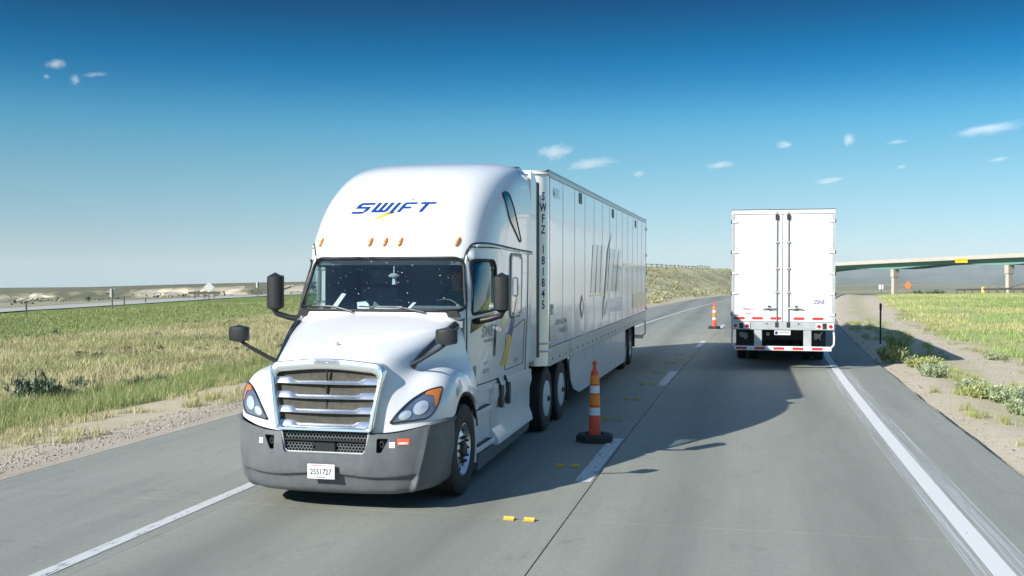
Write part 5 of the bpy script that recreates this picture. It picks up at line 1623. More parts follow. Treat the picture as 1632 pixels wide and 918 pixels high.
def extr(name, mt, rows, parent=BR):
    """rows(s) -> list of (across, height) outline points"""
    V = []; F = []; ss = np.linspace(s0, s1, 60); k = None
    for s in ss:
        o = Vector((P1.x, P1.y, deck_z(s))) + bd * s
        R_ = rows(s); k = len(R_)
        V += [tuple(o + bn * a + Vector((0, 0, h))) for a, h in R_]
    for i in range(len(ss) - 1):
        for j in range(k):
            F.append((i * k + j, i * k + (j + 1) % k, (i + 1) * k + (j + 1) % k, (i + 1) * k + j))
    F += [tuple(range(k)), tuple((len(ss) - 1) * k + j for j in range(k))]
    return MB().add(V, F).build(name, mt, parent)
extr('deck', M['bridge_concrete'], lambda s: [(0, -.66), (0, -.90), (-12, -.90), (-12, -.66)])
for a in (0.0, -11.7):
    extr('parapet', M['bridge_concrete'], lambda s: [(a, 0), (a - .3, 0), (a - .3, -.655), (a, -.655)])
for a in (-1.7, -5.8, -10.2):
    g_ = extr('girder', M['bridge_green'], lambda s: [(a, -.905), (a - .05, -.905), (a - .05, -.905 - soffit(s)), (a, -.905 - soffit(s))])
    extr('girder_flange', M['bridge_green'], lambda s: [(a + .14, -.906 - soffit(s)), (a - .19, -.906 - soffit(s)), (a - .19, -.96 - soffit(s)), (a + .14, -.96 - soffit(s))], g_)
for s in (-span, 0, span, 2 * span):
    o = Vector((P1.x, P1.y, 0)) + bd * s; zt = deck_z(s) - .97 - soffit(s); zg = float(height(o.x, o.y)) - 1.5
    for a in (-2.4,):
        c = o + bn * a
        col = thing('pier_column', None, None); col.parent = BR
        def quad(hw, hd, z0_, z1_):
            V = []
            for z in (z0_, z1_):
                V += [tuple(c + bd * (hw * i) + bn * (hd * j) + Vector((0, 0, z - c.z))) for i, j in ((-1, -1), (1, -1), (1, 1), (-1, 1))]
            return MB().add(V, [(0, 1, 2, 3), (4, 5, 6, 7), (0, 1, 5, 4), (1, 2, 6, 5), (2, 3, 7, 6), (3, 0, 4, 7)])
        quad(.42, .75, zg, zt - 2.0).build('shaft', M['bridge_concrete'], col)
        quad(.52, .95, zt - 1.98, zt - .03).build('pier_head', M['bridge_concrete'], col)
# yellow board on the girder
bs = None
for s in np.linspace(0, span, 200):
    p = Vector((P1.x, P1.y, 0)) + bd * s; u = 816 + FPX * math.tan(math.atan2(p.x, p.y) + YAW)
    if bs is None and u > 1532: bs = s
sg_ = thing('clearance_sign', 'yellow sign board fixed to the overpass girder', 'sign', tuple(Vector((P1.x, P1.y, deck_z(bs) - 1.15)) + bd * bs + bn * .10), math.atan2(bd.y, bd.x))
MB().box(-1.75, 1.75, -.06, 0, -.45, .50, .02).build('board', M['sign_yellow'], sg_)
MB().box(-1.6, 1.7, -.068, -.0605, .12, .26).build('lettering', M['ink'], sg_)

# ---------------------------------------------------------------- cones
def cone(name, label, loc):
    c = thing(name, label, 'traffic cone', loc)
    oct_ = [(.285 * math.cos(R(22.5 + 45 * k)), .285 * math.sin(R(22.5 + 45 * k))) for k in range(8)]
    V = []; prof = [(1.0, 0), (1.0, .085), (.90, .115), (.52, .115), (.50, .09), (.30, .09)]
    F = []
    for s, z in prof: V += [(x * s, y * s, z) for x, y in oct_]
    for i in range(len(prof) - 1):
        for k in range(8): F.append((i * 8 + k, i * 8 + (k + 1) % 8, (i + 1) * 8 + (k + 1) % 8, (i + 1) * 8 + k))
    F.append(tuple(range(7, -1, -1))); F.append(tuple(5 * 8 + k for k in range(8)))
    MB().add(V, F).build('base', M['rubber'], c)
    MB().lathe([(.092, .085), (.090, .12), (.082, .38), (.080, .39), (.080, .52), (.079, .52), (.076, .53), (.074, .715), (.073, .72), (.070, .84), (.069, .845), (.058, 1.02), (.052, 1.05), (.036, 1.055), (.030, 1.10), (.020, 1.125), (.020, 1.14), (.034, 1.155), (.038, 1.175), (.030, 1.20), (0, 1.208)], 'z', 24).build('tube', M['orange'], c, sm=35)
    for r0, z0, r1, z1, mt in ((.0835, .395, .0815, .51, 'cone_white'), (.0765, .725, .0735, .835, 'cone_white'), (.0795, .545, .0780, .70, 'orange_ref'), (.0715, .865, .0625, .995, 'orange_ref')):
        MB().lathe([(r0 - .004, z0), (r0, z0), (r1, z1), (r1 - .004, z1)], 'z', 24).build('reflective_band', M[mt], c, sm=35)
    return c
cone('traffic_cone', 'near orange tube cone on a black base beside the oncoming trailer', (-2.22, 15.45, .0))
cone('traffic_cone', 'far small orange cone standing on the lane line between the two trucks', (-1.42, 47.2, .0))

# ---------------------------------------------------------------- yellow marker tabs
Y_T = [10.30, 13.30, 17.70, 20.60, 23.45, 26.30, 29.10, 32.0]
ords = ['nearest', 'second', 'third', 'fourth', 'fifth', 'sixth', 'seventh', 'farthest']
tabm = MB().add([(-.055, 0, 0), (.055, 0, 0), (.055, .09, 0), (-.055, .09, 0), (-.055, 0, .010), (.055, 0, .010), (.055, .030, .012), (-.055, .030, .012), (-.055, .034, .034), (.055, .034, .034), (.055, .048, .034), (-.055, .048, .034), (.055, .052, .010), (-.055, .052, .010), (.055, .09, .008), (-.055, .09, .008)],
    [(0, 1, 5, 4), (4, 5, 6, 7), (7, 6, 9, 8), (8, 9, 10, 11), (11, 10, 12, 13), (13, 12, 14, 15), (15, 14, 2, 3), (0, 4, 7, 8, 11, 13, 15, 3), (1, 2, 14, 12, 10, 9, 6, 5)]).mesh('marker_tab')
tabm.materials.append(M['yellow_tab'])
for k, y in enumerate(Y_T):
    for x, side in ((-2.365, 'left'), (-2.155, 'right')):
        o = link('marker_tab', tabm, None, None, loc=(x + float(curve(y)) + random.uniform(-.012, .012), y, .004), rot=(0, 0, random.uniform(-.08, .08)))
        tag(o, f'{side} yellow lane tab of the {ords[k]} pair on the concrete', 'road marker', 'yellow temporary lane tabs')

# ---------------------------------------------------------------- roadside posts and signs
def gz(x, y): return float(height(np.array([x]), np.array([y]))[0])
bp_ = thing('delineator_post', 'thin black post standing in the trailer shadow beside the right shoulder', 'post', (4.62, 38.9, gz(4.62, 38.9)))
MB().box(-.030, .030, -.018, .018, -.1, 1.44, .008).build('stake', M['post_black'], bp_)
MB().box(-.040, .040, -.024, -.0185, 1.20, 1.42, .004).build('reflector', M['post_black'], bp_)
def post_sign(name, label, cat, u, vbase, Y, vtop, board=None, mt='sign_white', bw=.3, bh=.6, diamond=False, r=.045):
    p = at(u, vbase, Y); q = at(u, vtop, Y)
    g = gz(p.x, Y)
    o = thing(name, label, cat, (p.x, Y, g), math.atan2(p.x, Y) * -1)
    h = max(.4, q.z - g)
    MB().box(-r, r, -r, r, -.3, h, .01).build('post', M['post_steel'], o)
    if board:
        zc = h - bh / 2
        if diamond:
            MB().prism([(0, zc - bh * .62), (bw * .62, zc), (0, zc + bh * .62), (-bw * .62, zc)], 1, -.07, -.05).build('panel', M[mt], o)
        else:
            MB().prism(rrect(-bw / 2, bw / 2, zc - bh / 2, zc + bh / 2, .04, 3), 1, .05, .07).build('panel', M[mt], o)
    return o
post_sign('roadside_sign', 'narrow white sign back on a dark post, leftmost beyond the median', 'sign', 179, 489, 67, 460, True, bw=.34, bh=.62)
post_sign('roadside_sign', 'white diamond sign beyond the median', 'sign', 333, 478, 85, 451, True, bw=.75, bh=.75, diamond=True)
post_sign('roadside_sign', 'narrow white sign on a dark post near the truck mirror', 'sign', 411, 473, 97, 449, True, bw=.34, bh=.62)
post_sign('fence_post', 'leftmost thin dark post at the far edge of the median', 'post', 42, 498, 57, 479, r=.05)
post_sign('fence_post', 'thin post just right of the leftmost white sign', 'post', 198, 487, 71, 472, r=.05)
post_sign('fence_post', 'thin short post left of the white diamond sign', 'post', 232, 483, 79, 474, r=.05)
post_sign('work_sign', 'orange diamond work zone sign beyond the field on the right', 'sign', 1447, 467, 150, 449, True, 'sign_orange', .70, .95, True, .05)
post_sign('roadside_sign', 'small white sign left of the overpass pier', 'sign', 1404, 467, 148, 454, True, 'sign_white', .55, .6, False, .05)
# short timber barrier by the diamond sign
gb_ = thing('timber_barrier', 'low brown timber barrier behind the white diamond sign', 'barrier', (at(326, 474, 92).x, 92, gz(at(326, 474, 92).x, 92)), .45)
for x in (-.9, 0, .9): MB().box(x - .06, x + .06, -.06, .06, -.2, .75).build('post', M['wood'], gb_)
MB().box(-1.5, 1.5, -.10, -.06, .45, .70, .01).build('rail', M['wood'], gb_)
# yellow drum
p = at(1567, 466, 152)
dm = thing('work_drum', 'yellow work zone drum beside the dark guard rail on the right', 'drum', (p.x, 152, gz(p.x, 152)))
MB().lathe([(.34, 0), (.34, .08), (.27, .09), (.25, .5), (.23, .95), (.15, 1.02), (0, 1.03)], 'z', 16).build('shell', M['sign_yellow'], dm, sm=40)
MB().lathe([(.262, .45), (.256, .6)], 'z', 16).build('band', M['cone_white'], dm)
# guard rails
def guard_rail(label, pts, n, post_h=.72, mt='guard_rail', rail_r=.13):
    o = thing('guard_rail', label, 'guard rail', pts[0])
    o0 = Vector(pts[0]); P = [Vector(p) - o0 for p in pts]
    def along(t):
        f = t * (len(P) - 1); i = min(int(f), len(P) - 2); return P[i].lerp(P[i + 1], f - i)
    L_ = []
    MB().tube([p + Vector((0, 0, post_h - .12)) for p in P], rail_r, 4).build('rail', M[mt], o)
    for k in range(n):
        p = along(k / (n - 1))
        MB().box(p.x - .09, p.x + .09, p.y - .09, p.y + .09, p.z - .3, p.z + post_h).build('post', M['wood'], o)
    return o
def ground_pts(uv, dz=0):
    out = []
    for u, Y in uv:
        x = at(u, 460, Y).x; out.append((x, Y, gz(x, Y) + dz))
    return out
guard_rail('long dark guard rail along the far side of the right field', ground_pts([(1525, 158), (1580, 150), (1640, 143), (1760, 132)]), 14, .8, 'post_steel')
cr_pts = []
for Y in np.arange(96, 260, 9.0):
    x, y, z = bank_pt(min(18.0, bank_w(Y) * .6), Y); cr_pts.append((x, y, z - .15))
guard_rail('row of dark guard rail posts along the top of the sagebrush bank', cr_pts, 34, .8, rail_r=.05)
# braced gate frame at the far right edge
p = at(1612, 466, 146)
gf = thing('gate_frame', 'dark braced steel frame at the right edge beyond the field', 'gate', (p.x, 146, gz(p.x, 146)))
for x in (-1.6, 0, 1.8): MB().cyl((x, 0, -.2), (x, 0, 1.0), .06, 6).build('post', M['post_steel'], gf)
MB().cyl((-1.6, 0, .75), (1.8, 0, .75), .05, 6).build('rail', M['post_steel'], gf)
MB().cyl((-.6, 0, .7), (3.0, 0, 1.9), .06, 6).build('brace', M['post_steel'], gf)
# ---------------------------------------------------------------- plants
def blades(name, X, Y, Z, H, Wd, col, lean_amt=.35, mt='grass', seed=1):
    """one mesh of bent grass blades; arrays per blade"""
    g = np.random.default_rng(seed); n = len(X)
    a = g.uniform(0, 2 * np.pi, n); la = g.uniform(0, 2 * np.pi, n) * .35 + .5; L_ = H * lean_amt * g.uniform(.3, 1.4, n)
    dx, dy = np.cos(a) * Wd / 2, np.sin(a) * Wd / 2
    lx, ly = np.cos(la) * L_ + g.normal(0, .25, n) * H, np.sin(la) * L_ * .5 + g.normal(0, .2, n) * H
    P = np.zeros((n, 5, 3))
    P[:, 0] = np.stack([X - dx, Y - dy, Z - .02], -1); P[:, 1] = np.stack([X + dx, Y + dy, Z - .02], -1)
    P[:, 2] = np.stack([X - dx * .7 + lx * .35, Y - dy * .7 + ly * .35, Z + H * .55], -1); P[:, 3] = np.stack([X + dx * .7 + lx * .35, Y + dy * .7 + ly * .35, Z + H * .55], -1)
    P[:, 4] = np.stack([X + lx, Y + ly, Z + H * g.uniform(.8, 1.0, n)], -1)
    b = np.arange(n)[:, None] * 5
    F = np.concatenate([b + [0, 1, 3], b + [0, 3, 2], b + [2, 3, 4]]) if False else np.stack([b + np.array([0, 1, 3]), b + np.array([0, 3, 2]), b + np.array([2, 3, 4])], 1).reshape(-1, 3)
    C = np.repeat(col[:, None, :], 5, 1)
    return fast_mesh(name, P.reshape(-1, 3), F, M[mt], C.reshape(-1, 3))
def pal(n, cols, wts, g, jit=.18):
    c = np.array(cols)[g.choice(len(cols), n, p=np.array(wts) / sum(wts))]
    return np.clip(c * g.normal(1, jit, (n, 1)), .01, .9)
def tufts(n_t, per, sampler, spread, g):
    """clustered positions"""
    tx, ty = sampler(n_t)
    k = np.repeat(np.arange(len(tx)), per)
    x = tx[k] + g.normal(0, 1, len(k)) * spread; y = ty[k] + g.normal(0, 1, len(k)) * spread
    return x, y, k
g = np.random.default_rng(11)
GRN = [(.25, .325, .115), (.31, .375, .15), (.20, .265, .095)]; STR = [(.56, .50, .30), (.62, .56, .36), (.47, .41, .23)]; MID = [(.34, .36, .16), (.40, .40, .19)]
def samp(xa, xb, ya, yb, keep=None):
    def f(n):
        y = ya + (yb - ya) * g.uniform(0, 1, n) ** 1.35
        xr = g.uniform(xa, xb, n); x = xr + curve(y)
        if keep is not None:
            m = keep(x, y, xr); x, y = x[m], y[m]
        return x, y
    return f
def patchy(s, thr, seed): return lambda x, y, xr: fbm(x, y, s, seed, 3) > thr
def in_left(x, y, xr):
    ang = np.degrees(np.arctan2(-x, y)); return (ang > 17) & (ang < 47)
def field(name, label, x, y, H, Wd, cols, lean_amt=.35, seed=1):
    z = height(x, y)
    return tag(link(name, blades(name, x, y, z, H, Wd, cols, lean_amt, seed=seed)), label, kind='stuff')
# left: scattered dry tufts on the sandy strip
x, y, k = tufts(1500, 30, samp(-12.6, -9.9, 10, 60, patchy(1.3, .46, 111)), .07, g)
h = np.repeat(g.uniform(.06, .22, k.max() + 1), 1)[k] * g.uniform(.6, 1.2, len(k))
field('dry_grass', 'dry yellow tufts on the sandy strip left of the road', x, y, h, np.full(len(x), .009), pal(len(x), STR + MID + GRN[:1], [3, 3, 2, 3, 2, .6], g), .6, 2)
# left: green verge
x, y, k = tufts(4300, 20, samp(-15.6, -12.3, 11, 62, lambda x, y, xr: in_left(x, y, xr) & (fbm(x, y, 1.2, 113, 2) > .30)), .09, g)
h = g.uniform(.14, .40, k.max() + 1)[k] * g.uniform(.6, 1.15, len(k))
field('green_grass', 'tall green grass strip along the left verge', x, y, h, g.uniform(.006, .012, len(x)), pal(len(x), GRN + MID + STR[:1], [3, 3, 1, 2, 1, 1.2], g), .35, 3)
# left: straw coloured field
x, y, k = tufts(16000, 15, samp(-31, -15.2, 15, 95, in_left), .10, g)
zn = fbm(x, y, 5, 117, 3)
h = g.uniform(.10, .34, k.max() + 1)[k] * g.uniform(.6, 1.2, len(k))
cs = pal(len(x), STR + MID + GRN[:2], [3.4, 3.4, 2.2, 1.6, 1.4, .25, .25], g)
gr = pal(len(x), GRN + MID, [2, 2, 1, 2, 2], g)
cs = np.where((zn > .58)[:, None], gr * .45 + cs * .55, cs) * (.72 + .5 * fbm(x, y, 1.6, 119, 2))[:, None]
field('straw_grass', 'pale straw coloured grass filling the median', x, y, h, g.uniform(.010, .022, len(x)), cs, .5, 4)
# left: greener band near the far carriageway
x, y, k = tufts(9000, 12, samp(-46, -29, 32, 135, in_left), .2, g)
h = g.uniform(.06, .20, k.max() + 1)[k] * g.uniform(.6, 1.2, len(k))
field('green_grass', 'green grass band in front of the far carriageway', x, y, h, g.uniform(.016, .03, len(x)), pal(len(x), GRN + MID + STR[:1], [2, 2, 1.4, 2, 2, 1.6], g), .4, 5)
# right: weeds between shoulder and track, then the field
def in_right(x, y, xr):
    ang = np.degrees(np.arctan2(x, y)); return (ang > .5) & (ang < 21)
x, y, k = tufts(260, 46, samp(3.7, 5.9, 16, 60, patchy(1.7, .52, 121)), .085, g)
h = g.uniform(.08, .26, k.max() + 1)[k] * g.uniform(.5, 1.2, len(k))
field('weeds', 'yellow green weeds between the right shoulder and the dirt track', x, y, h, g.uniform(.008, .014, len(x)), pal(len(x), [(.40, .43, .13), (.30, .37, .10), (.48, .45, .20)], [3, 3, 2], g), .5, 6)
x, y, k = tufts(200, 36, samp(6.7, 8.2, 18, 75, patchy(2.0, .48, 125)), .10, g)
h = g.uniform(.06, .18, k.max() + 1)[k] * g.uniform(.5, 1.2, len(k))
field('weeds', 'sparse weeds along the far rut of the dirt track', x, y, h, g.uniform(.008, .014, len(x)), pal(len(x), [(.26, .29, .10), (.36, .34, .16)], [3, 2], g), .5, 7)
x, y, k = tufts(15000, 13, samp(7.1, 42, 20, 150, lambda x, y, xr: in_right(x, y, xr) & (xr > 7.0 + 1.2 * fbm(x, y, 3, 131, 2))), .16, g)
zn = fbm(x, y, 8, 127, 3)
h = g.uniform(.08, .26, k.max() + 1)[k] * g.uniform(.6, 1.2, len(k))
cs = pal(len(x), [(.44, .47, .21), (.36, .41, .16), (.56, .56, .32), (.50, .50, .26)], [3, 3, 2, 2], g)
cs = np.where((zn > .55)[:, None], cs * np.array((.75, .92, .72)), cs * np.array((1.12, 1.05, 1.0)))
field('field_grass', 'light green meadow grass right of the dirt track', x, y, h, g.uniform(.014, .035, len(x)), cs, .45, 8)

# gravel and small stones
def stones(name, label, n, xa, xb, ya, yb, s0, s1, seed):
    g = np.random.default_rng(seed)
    y = ya + (yb - ya) * g.uniform(0, 1, n) ** 1.6; x = g.uniform(xa, xb, n) + curve(y); z = height(x, y)
    s = g.uniform(s0, s1, n) * (1 + .02 * y)
    O = np.array([(1, 0, 0), (-1, 0, 0), (0, 1, 0), (0, -1, 0), (0, 0, .7), (0, 0, -.7)], float)
    P = O[None] * s[:, None, None] * g.uniform(.6, 1.3, (n, 6, 1)); a = g.uniform(0, 6.28, n)
    ca, sa = np.cos(a), np.sin(a)
    Q = P.copy(); Q[..., 0] = P[..., 0] * ca[:, None] - P[..., 1] * sa[:, None]; Q[..., 1] = P[..., 0] * sa[:, None] + P[..., 1] * ca[:, None]
    Q += np.stack([x, y, z + s * .15], -1)[:, None]
    F = np.array([(0, 2, 4), (2, 1, 4), (1, 3, 4), (3, 0, 4), (2, 0, 5), (1, 2, 5), (3, 1, 5), (0, 3, 5)])
    F3 = (np.arange(n)[:, None, None] * 6 + F[None]).reshape(-1, 3)
    c = np.repeat(pal(n, [(.38, .34, .28), (.30, .26, .21), (.46, .42, .36), (.20, .18, .15)], [3, 2, 2, 1], g)[:, None], 6, 1)
    return tag(link(name, fast_mesh(name, Q.reshape(-1, 3), F3, M['stone'], c.reshape(-1, 3))), label, kind='stuff')
stones('gravel', 'loose gravel along the left pavement edge', 9000, -10.3, -8.86, 9, 60, .006, .020, 21)
stones('gravel', 'small stones on the sandy strip right of the road', 2600, 3.40, 8.0, 10, 60, .005, .016, 22)

# sagebrush: one prototype per habit, then copies
def sage_mesh(name, seed, pal_c, n=700, rx=.55, rz=.42, leaf=.055):
    g = np.random.default_rng(seed)
    # twig fans: leaves gathered along many short upright twigs
    nt = 70
    ta = g.uniform(0, 6.28, nt); tr = np.sqrt(g.uniform(0, 1, nt)) * .55; tx, ty = np.cos(ta) * tr * rx, np.sin(ta) * tr * rx
    ox, oy = np.cos(ta) * g.uniform(.2, .55, nt) * rx, np.sin(ta) * g.uniform(.2, .55, nt) * rx
    th = rz * (1.25 - tr * .9) * g.uniform(.7, 1.25, nt)
    k = g.integers(0, nt, n); t = g.uniform(.15, 1, n)
    C = np.stack([tx[k] + ox[k] * t, ty[k] + oy[k] * t, th[k] * t], -1) + g.normal(0, .022, (n, 3))
    d = g.normal(0, 1, (n, 3)); d[:, 2] = np.abs(d[:, 2]) + .8; d /= np.linalg.norm(d, axis=1)[:, None]
    w = np.cross(d, g.normal(0, 1, (n, 3))); w /= np.linalg.norm(w, axis=1)[:, None]
    L_ = leaf * g.uniform(.7, 1.5, n)[:, None]
    P = np.stack([C - w * L_ * .28, C + w * L_ * .28, C + d * L_ * 1.6 + w * L_ * .1, C + d * L_ * 1.4 - w * L_ * .22], 1)
    b = np.arange(n)[:, None] * 4
    F = np.stack([b + np.array([0, 1, 2]), b + np.array([0, 2, 3])], 1).reshape(-1, 3)
    c = pal(n, pal_c, [1] * len(pal_c), g, .2)
    return fast_mesh(name, P.reshape(-1, 3), F, M['sage'], np.repeat(c[:, None], 4, 1).reshape(-1, 3))
def stem_mesh(seed, rx, rz):
    g = random.Random(seed); mb = MB()
    for _ in range(9):
        a = g.uniform(0, 6.28); r = g.uniform(.15, .5) * rx
        mb.tube([(0, 0, -.05), (math.cos(a) * r * .5, math.sin(a) * r * .5, rz * .35), (math.cos(a) * r, math.sin(a) * r, rz * .75)], [.016, .011, .005], 5)
    return mb.mesh('stems')
DK = [(.10, .145, .10), (.16, .21, .145), (.26, .31, .23), (.07, .105, .07)]; LT = [(.34, .42, .27), (.42, .48, .33), (.27, .34, .19), (.40, .46, .22)]
YG = [(.37, .41, .16), (.30, .36, .13), (.46, .46, .23)]
SAGE = {}
for nm, cols_, sd in (('dark', DK, 31), ('light', LT, 32), ('yellow', YG, 33)):
    SAGE[nm] = (sage_mesh('foliage', sd, cols_, 900), stem_mesh(sd, .55, .42))
def sage(label, x, y, s, kind, group, rz=None, sy=1.0):
    o = thing('sagebrush', label, 'shrub', (x, y, gz(x, y) - .02), random.uniform(0, 6.28), group)
    o.scale = (s, s, s * sy)
    link('foliage', SAGE[kind][0], None, o); link('stems', SAGE[kind][1], M['wood'], o)
    return o
LG, RG = 'sagebrush on the left verge', 'sagebrush beside the dirt track'
sage('large dark sagebrush behind the green grass at the left edge', -15.75, 20.6, 1.05, 'dark', LG, sy=1.15)
sage('dark sagebrush overlapping the right side of the largest one', -15.3, 21.0, .62, 'dark', LG)
sage('medium grey green sagebrush right of the large dark one', -15.95, 22.6, .62, 'dark', LG, sy=1.1)
sage('low pale sagebrush at the right end of the left verge group', -15.2, 23.6, .6, 'dark', LG, sy=.9)
sage('small dark sagebrush right of the low pale one', -14.9, 24.3, .5, 'dark', LG)
sage('grey green sagebrush nearest the corner of the trailer shadow', 4.45, 27.2, .75, 'light', RG, sy=.9)
sage('pale sagebrush in the middle of the right roadside clumps', 4.75, 24.0, .75, 'light', RG, sy=.75)
sage('pale sagebrush just in front of the middle clump', 5.05, 22.4, .75, 'light', RG, sy=.9)
sage('leafy sagebrush at the right picture edge', 5.0, 20.6, .8, 'light', RG, sy=.75)
sage('smaller sagebrush below the leafy one at the right picture edge', 5.25, 19.6, .7, 'light', RG)
sage('yellow green bush at the tip of the trailer shadow', 4.5, 29.6, .85, 'yellow', RG, sy=.7)
sage('second yellow green bush beside the trailer shadow', 4.95, 30.4, .75, 'yellow', RG, sy=.75)
sage('yellow green bush half in the trailer shadow near the shoulder', 4.0, 30.9, .8, 'yellow', RG, sy=1.2)
sage('yellow green bush between the pale roadside sagebrush', 4.7, 22.9, .6, 'yellow', RG)
sage('dark bush in the trailer shadow beside the black post', 4.9, 36.5, .9, 'yellow', RG)
sage('low green bush on the far side of the dirt track', 7.3, 33.5, .7, 'light', RG, sy=.6)
sage('low bush on the track edge near the right border', 7.0, 27.0, .65, 'yellow', RG, sy=.6)
# brush too far off to count: median, bank and flats, one mass each
def brush(name, label, x, y, z, s, cols_, seed, nleaf=26):
    g = np.random.default_rng(seed); n = len(x)
    k = np.repeat(np.arange(n), nleaf)
    d = g.normal(0, 1, (len(k), 3)); d[:, 2] = np.abs(d[:, 2]); d /= np.linalg.norm(d, axis=1)[:, None]
    rad = g.uniform(.35, 1.0, len(k))[:, None]
    C = np.stack([x, y, z], -1)[k] + d * rad * s[k][:, None] * np.array((1, 1, .8))
    w = g.normal(0, 1, (len(k), 3)); w /= np.linalg.norm(w, axis=1)[:, None]; v = np.cross(w, d); L_ = (s[k] * g.uniform(.25, .55, len(k)))[:, None]
    P = np.stack([C - w * L_ * .5, C + w * L_ * .5, C + v * L_ + d * L_ * .3], 1)
    F = np.arange(len(k) * 3).reshape(-1, 3)
    c = pal(len(k), cols_, [1] * len(cols_), g, .2)
    return tag(link(name, fast_mesh(name, P.reshape(-1, 3), F, M['sage'], np.repeat(c[:, None], 3, 1).reshape(-1, 3))), label, kind='stuff')
g = np.random.default_rng(51)
x, y = samp(-33, -17, 30, 95, lambda x, y, xr: in_left(x, y, xr) & (fbm(x, y, 7, 151, 3) > .50))(700)
brush('median_brush', 'small dark brush scattered over the median', x, y, height(x, y) + .05, g.uniform(.10, .28, len(x)), [(.07, .10, .045), (.12, .15, .07), (.20, .22, .13)], 52)
bY = 56 + 260 * g.uniform(0, 1, 5200) ** 1.5; bu = g.uniform(.03, .85, 5200) * np.clip(.35 * bY - 9, 5, 50)
pts = np.array([bank_pt(a, b_) for a, b_ in zip(bu, bY)])
brush('bank_brush', 'sagebrush and tufts covering the overpass bank', pts[:, 0], pts[:, 1], pts[:, 2], g.uniform(.14, .42, len(bu)), [(.30, .29, .15), (.40, .38, .21), (.52, .47, .29), (.15, .15, .08)], 53, 16)
x = g.uniform(-200, -56, 1500); y = g.uniform(40, 300, 1500)
brush('valley_brush', 'dark brush dotting the flat beyond the far carriageway', x, y, height(x, y), g.uniform(.25, .8, len(x)), [(.10, .115, .06), (.18, .18, .11)], 54, 10)
# dark low bushes by the work sign
for u, lab in ((1462, 'dark low bush just right of the orange sign'), (1484, 'left of two dark bushes below the overpass'), (1497, 'right of two dark bushes below the overpass')):
    p = at(u, 465, 150)
    sage(lab, p.x, 150.0, 1.5, 'dark', 'dark bushes beyond the right field', sy=.8)
# ---------------------------------------------------------------- small wispy clouds
def cloud_mat(seed, dens):
    m = bpy.data.materials.new('cloud_vapour'); m.use_nodes = True
    n = m.node_tree.nodes; l = m.node_tree.links; n.clear()
    o = n.new('ShaderNodeOutputMaterial'); v = n.new('ShaderNodeVolumePrincipled')
    v.inputs['Color'].default_value = (1, 1, 1, 1); v.inputs['Anisotropy'].default_value = -.25
    tc = n.new('ShaderNodeTexCoord'); mp = n.new('ShaderNodeMapping'); mp.inputs['Location'].default_value = (seed * 3.7, seed * 1.3, seed)
    mp.inputs['Scale'].default_value = (1.6, 1.0, 1.0)
    l.new(tc.outputs['Object'], mp.inputs['Vector'])
    t = n.new('ShaderNodeTexNoise'); t.inputs['Scale'].default_value = 1.9; t.inputs['Detail'].default_value = 8; t.inputs['Roughness'].default_value = .72
    l.new(mp.outputs[0], t.inputs['Vector'])
    ln = n.new('ShaderNodeVectorMath'); ln.operation = 'LENGTH'; l.new(tc.outputs['Object'], ln.inputs[0])
    f = n.new('ShaderNodeMath'); f.operation = 'MULTIPLY_ADD'; f.inputs[1].default_value = -.62; f.inputs[2].default_value = .16
    l.new(ln.outputs['Value'], f.inputs[0])
    a = n.new('ShaderNodeMath'); a.operation = 'ADD'; l.new(f.outputs[0], a.inputs[0]); l.new(t.outputs['Fac'], a.inputs[1])
    r = n.new('ShaderNodeMapRange'); r.inputs['From Min'].default_value = .26; r.inputs['From Max'].default_value = .56; r.inputs['To Max'].default_value = dens
    l.new(a.outputs[0], r.inputs['Value']); l.new(r.outputs['Result'], v.inputs['Density']); l.new(v.outputs[0], o.inputs['Volume'])
    return m
CD = 6000.0
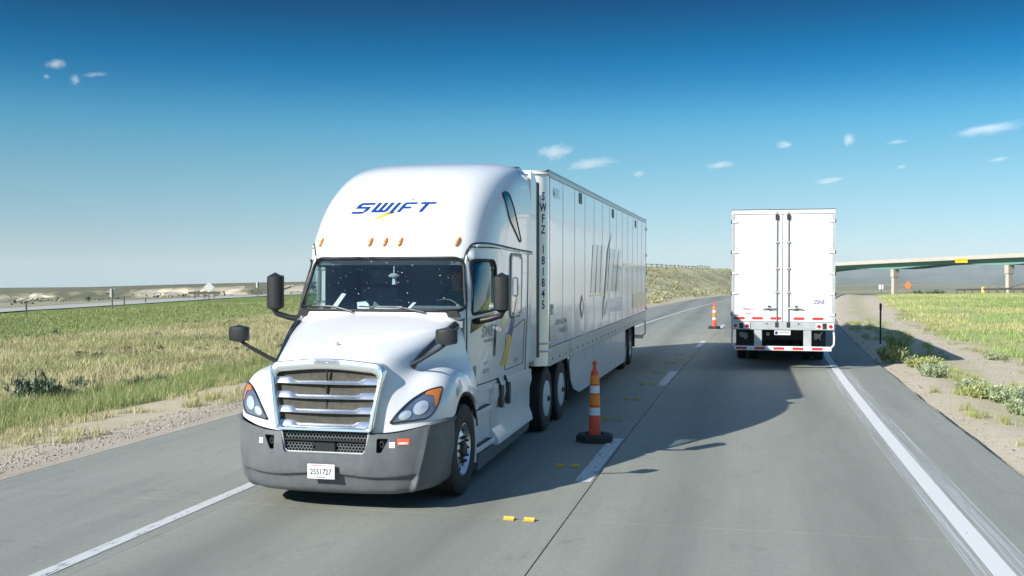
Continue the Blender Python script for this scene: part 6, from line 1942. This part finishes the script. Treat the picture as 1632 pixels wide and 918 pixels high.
CL = [(886, 242, 84, 30, 1.0, 'largest small white cloud above the trailer roof'), (942, 261, 112, 22, .8, 'long thin cloud just below the largest one above the trailer'),
      (1018, 277, 30, 14, .5, 'faint puff right of the long thin cloud'), (1148, 263, 66, 14, .8, 'slanting wisp above the gap between the trucks'),
      (1250, 231, 36, 15, .8, 'small cloud above the right trailer'), (1353, 223, 28, 26, .9, 'rounded small cloud right of the right trailer'),
      (1322, 288, 60, 12, .8, 'flat cloud at the height of the right trailer top'), (1576, 206, 140, 20, .9, 'longest cloud at the right picture edge'),
      (1430, 226, 44, 9, .5, 'thin wisp between rounded cloud and right edge'), (1437, 266, 22, 8, .5, 'tiny wisp under the thin one on the right'), (1592, 254, 48, 8, .5, 'faint streak under the longest cloud'),
      (89, 102, 46, 18, .8, 'brightest small cloud high on the left'), (120, 127, 24, 18, .6, 'round faint cloud high on the left'),
      (152, 119, 56, 9, .5, 'thin slanting wisp high on the left'), (74, 122, 14, 9, .5, 'tiniest cloud speck high on the left')]
ico = bpy.data.meshes.new('cloud_body'); bm = bmesh.new(); bmesh.ops.create_icosphere(bm, subdivisions=2, radius=1.0); bm.to_mesh(ico); bm.free()
for i, (u, v, w, h, dn, lab) in enumerate(CL):
    p = at(u, v, CD); k = (p - cam.location).length / FPX
    me = ico.copy(); sx = w * k * .54; sz = h * k * .66
    me.materials.append(cloud_mat(i + 1, dn * 1.05 / (sz * 1.6)))
    o = link('cloud', me, None, None, loc=p, rot=(0, (-.12 if w > 2.5 * h else 0), math.atan2(-p.x, p.y)))
    o.scale = (sx, sz * 1.3, sz)
    tag(o, lab, 'cloud', 'small fair weather clouds')

# ---------------------------------------------------------------- thin summer haze
hm = bpy.data.materials.new('haze_air'); hm.use_nodes = True
hn = hm.node_tree.nodes; hn.clear()
ho = hn.new('ShaderNodeOutputMaterial'); hv = hn.new('ShaderNodeVolumePrincipled')
hv.inputs['Color'].default_value = (.72, .87, .98, 1); hv.inputs['Density'].default_value = 7e-5; hv.inputs['Anisotropy'].default_value = 0.0
hm.node_tree.links.new(hv.outputs[0], ho.inputs['Volume'])
tag(MB().box(-9500, 9500, -2600, 9500, -420, 92).build('haze', hm), 'thin pale haze over the whole landscape', kind='stuff')
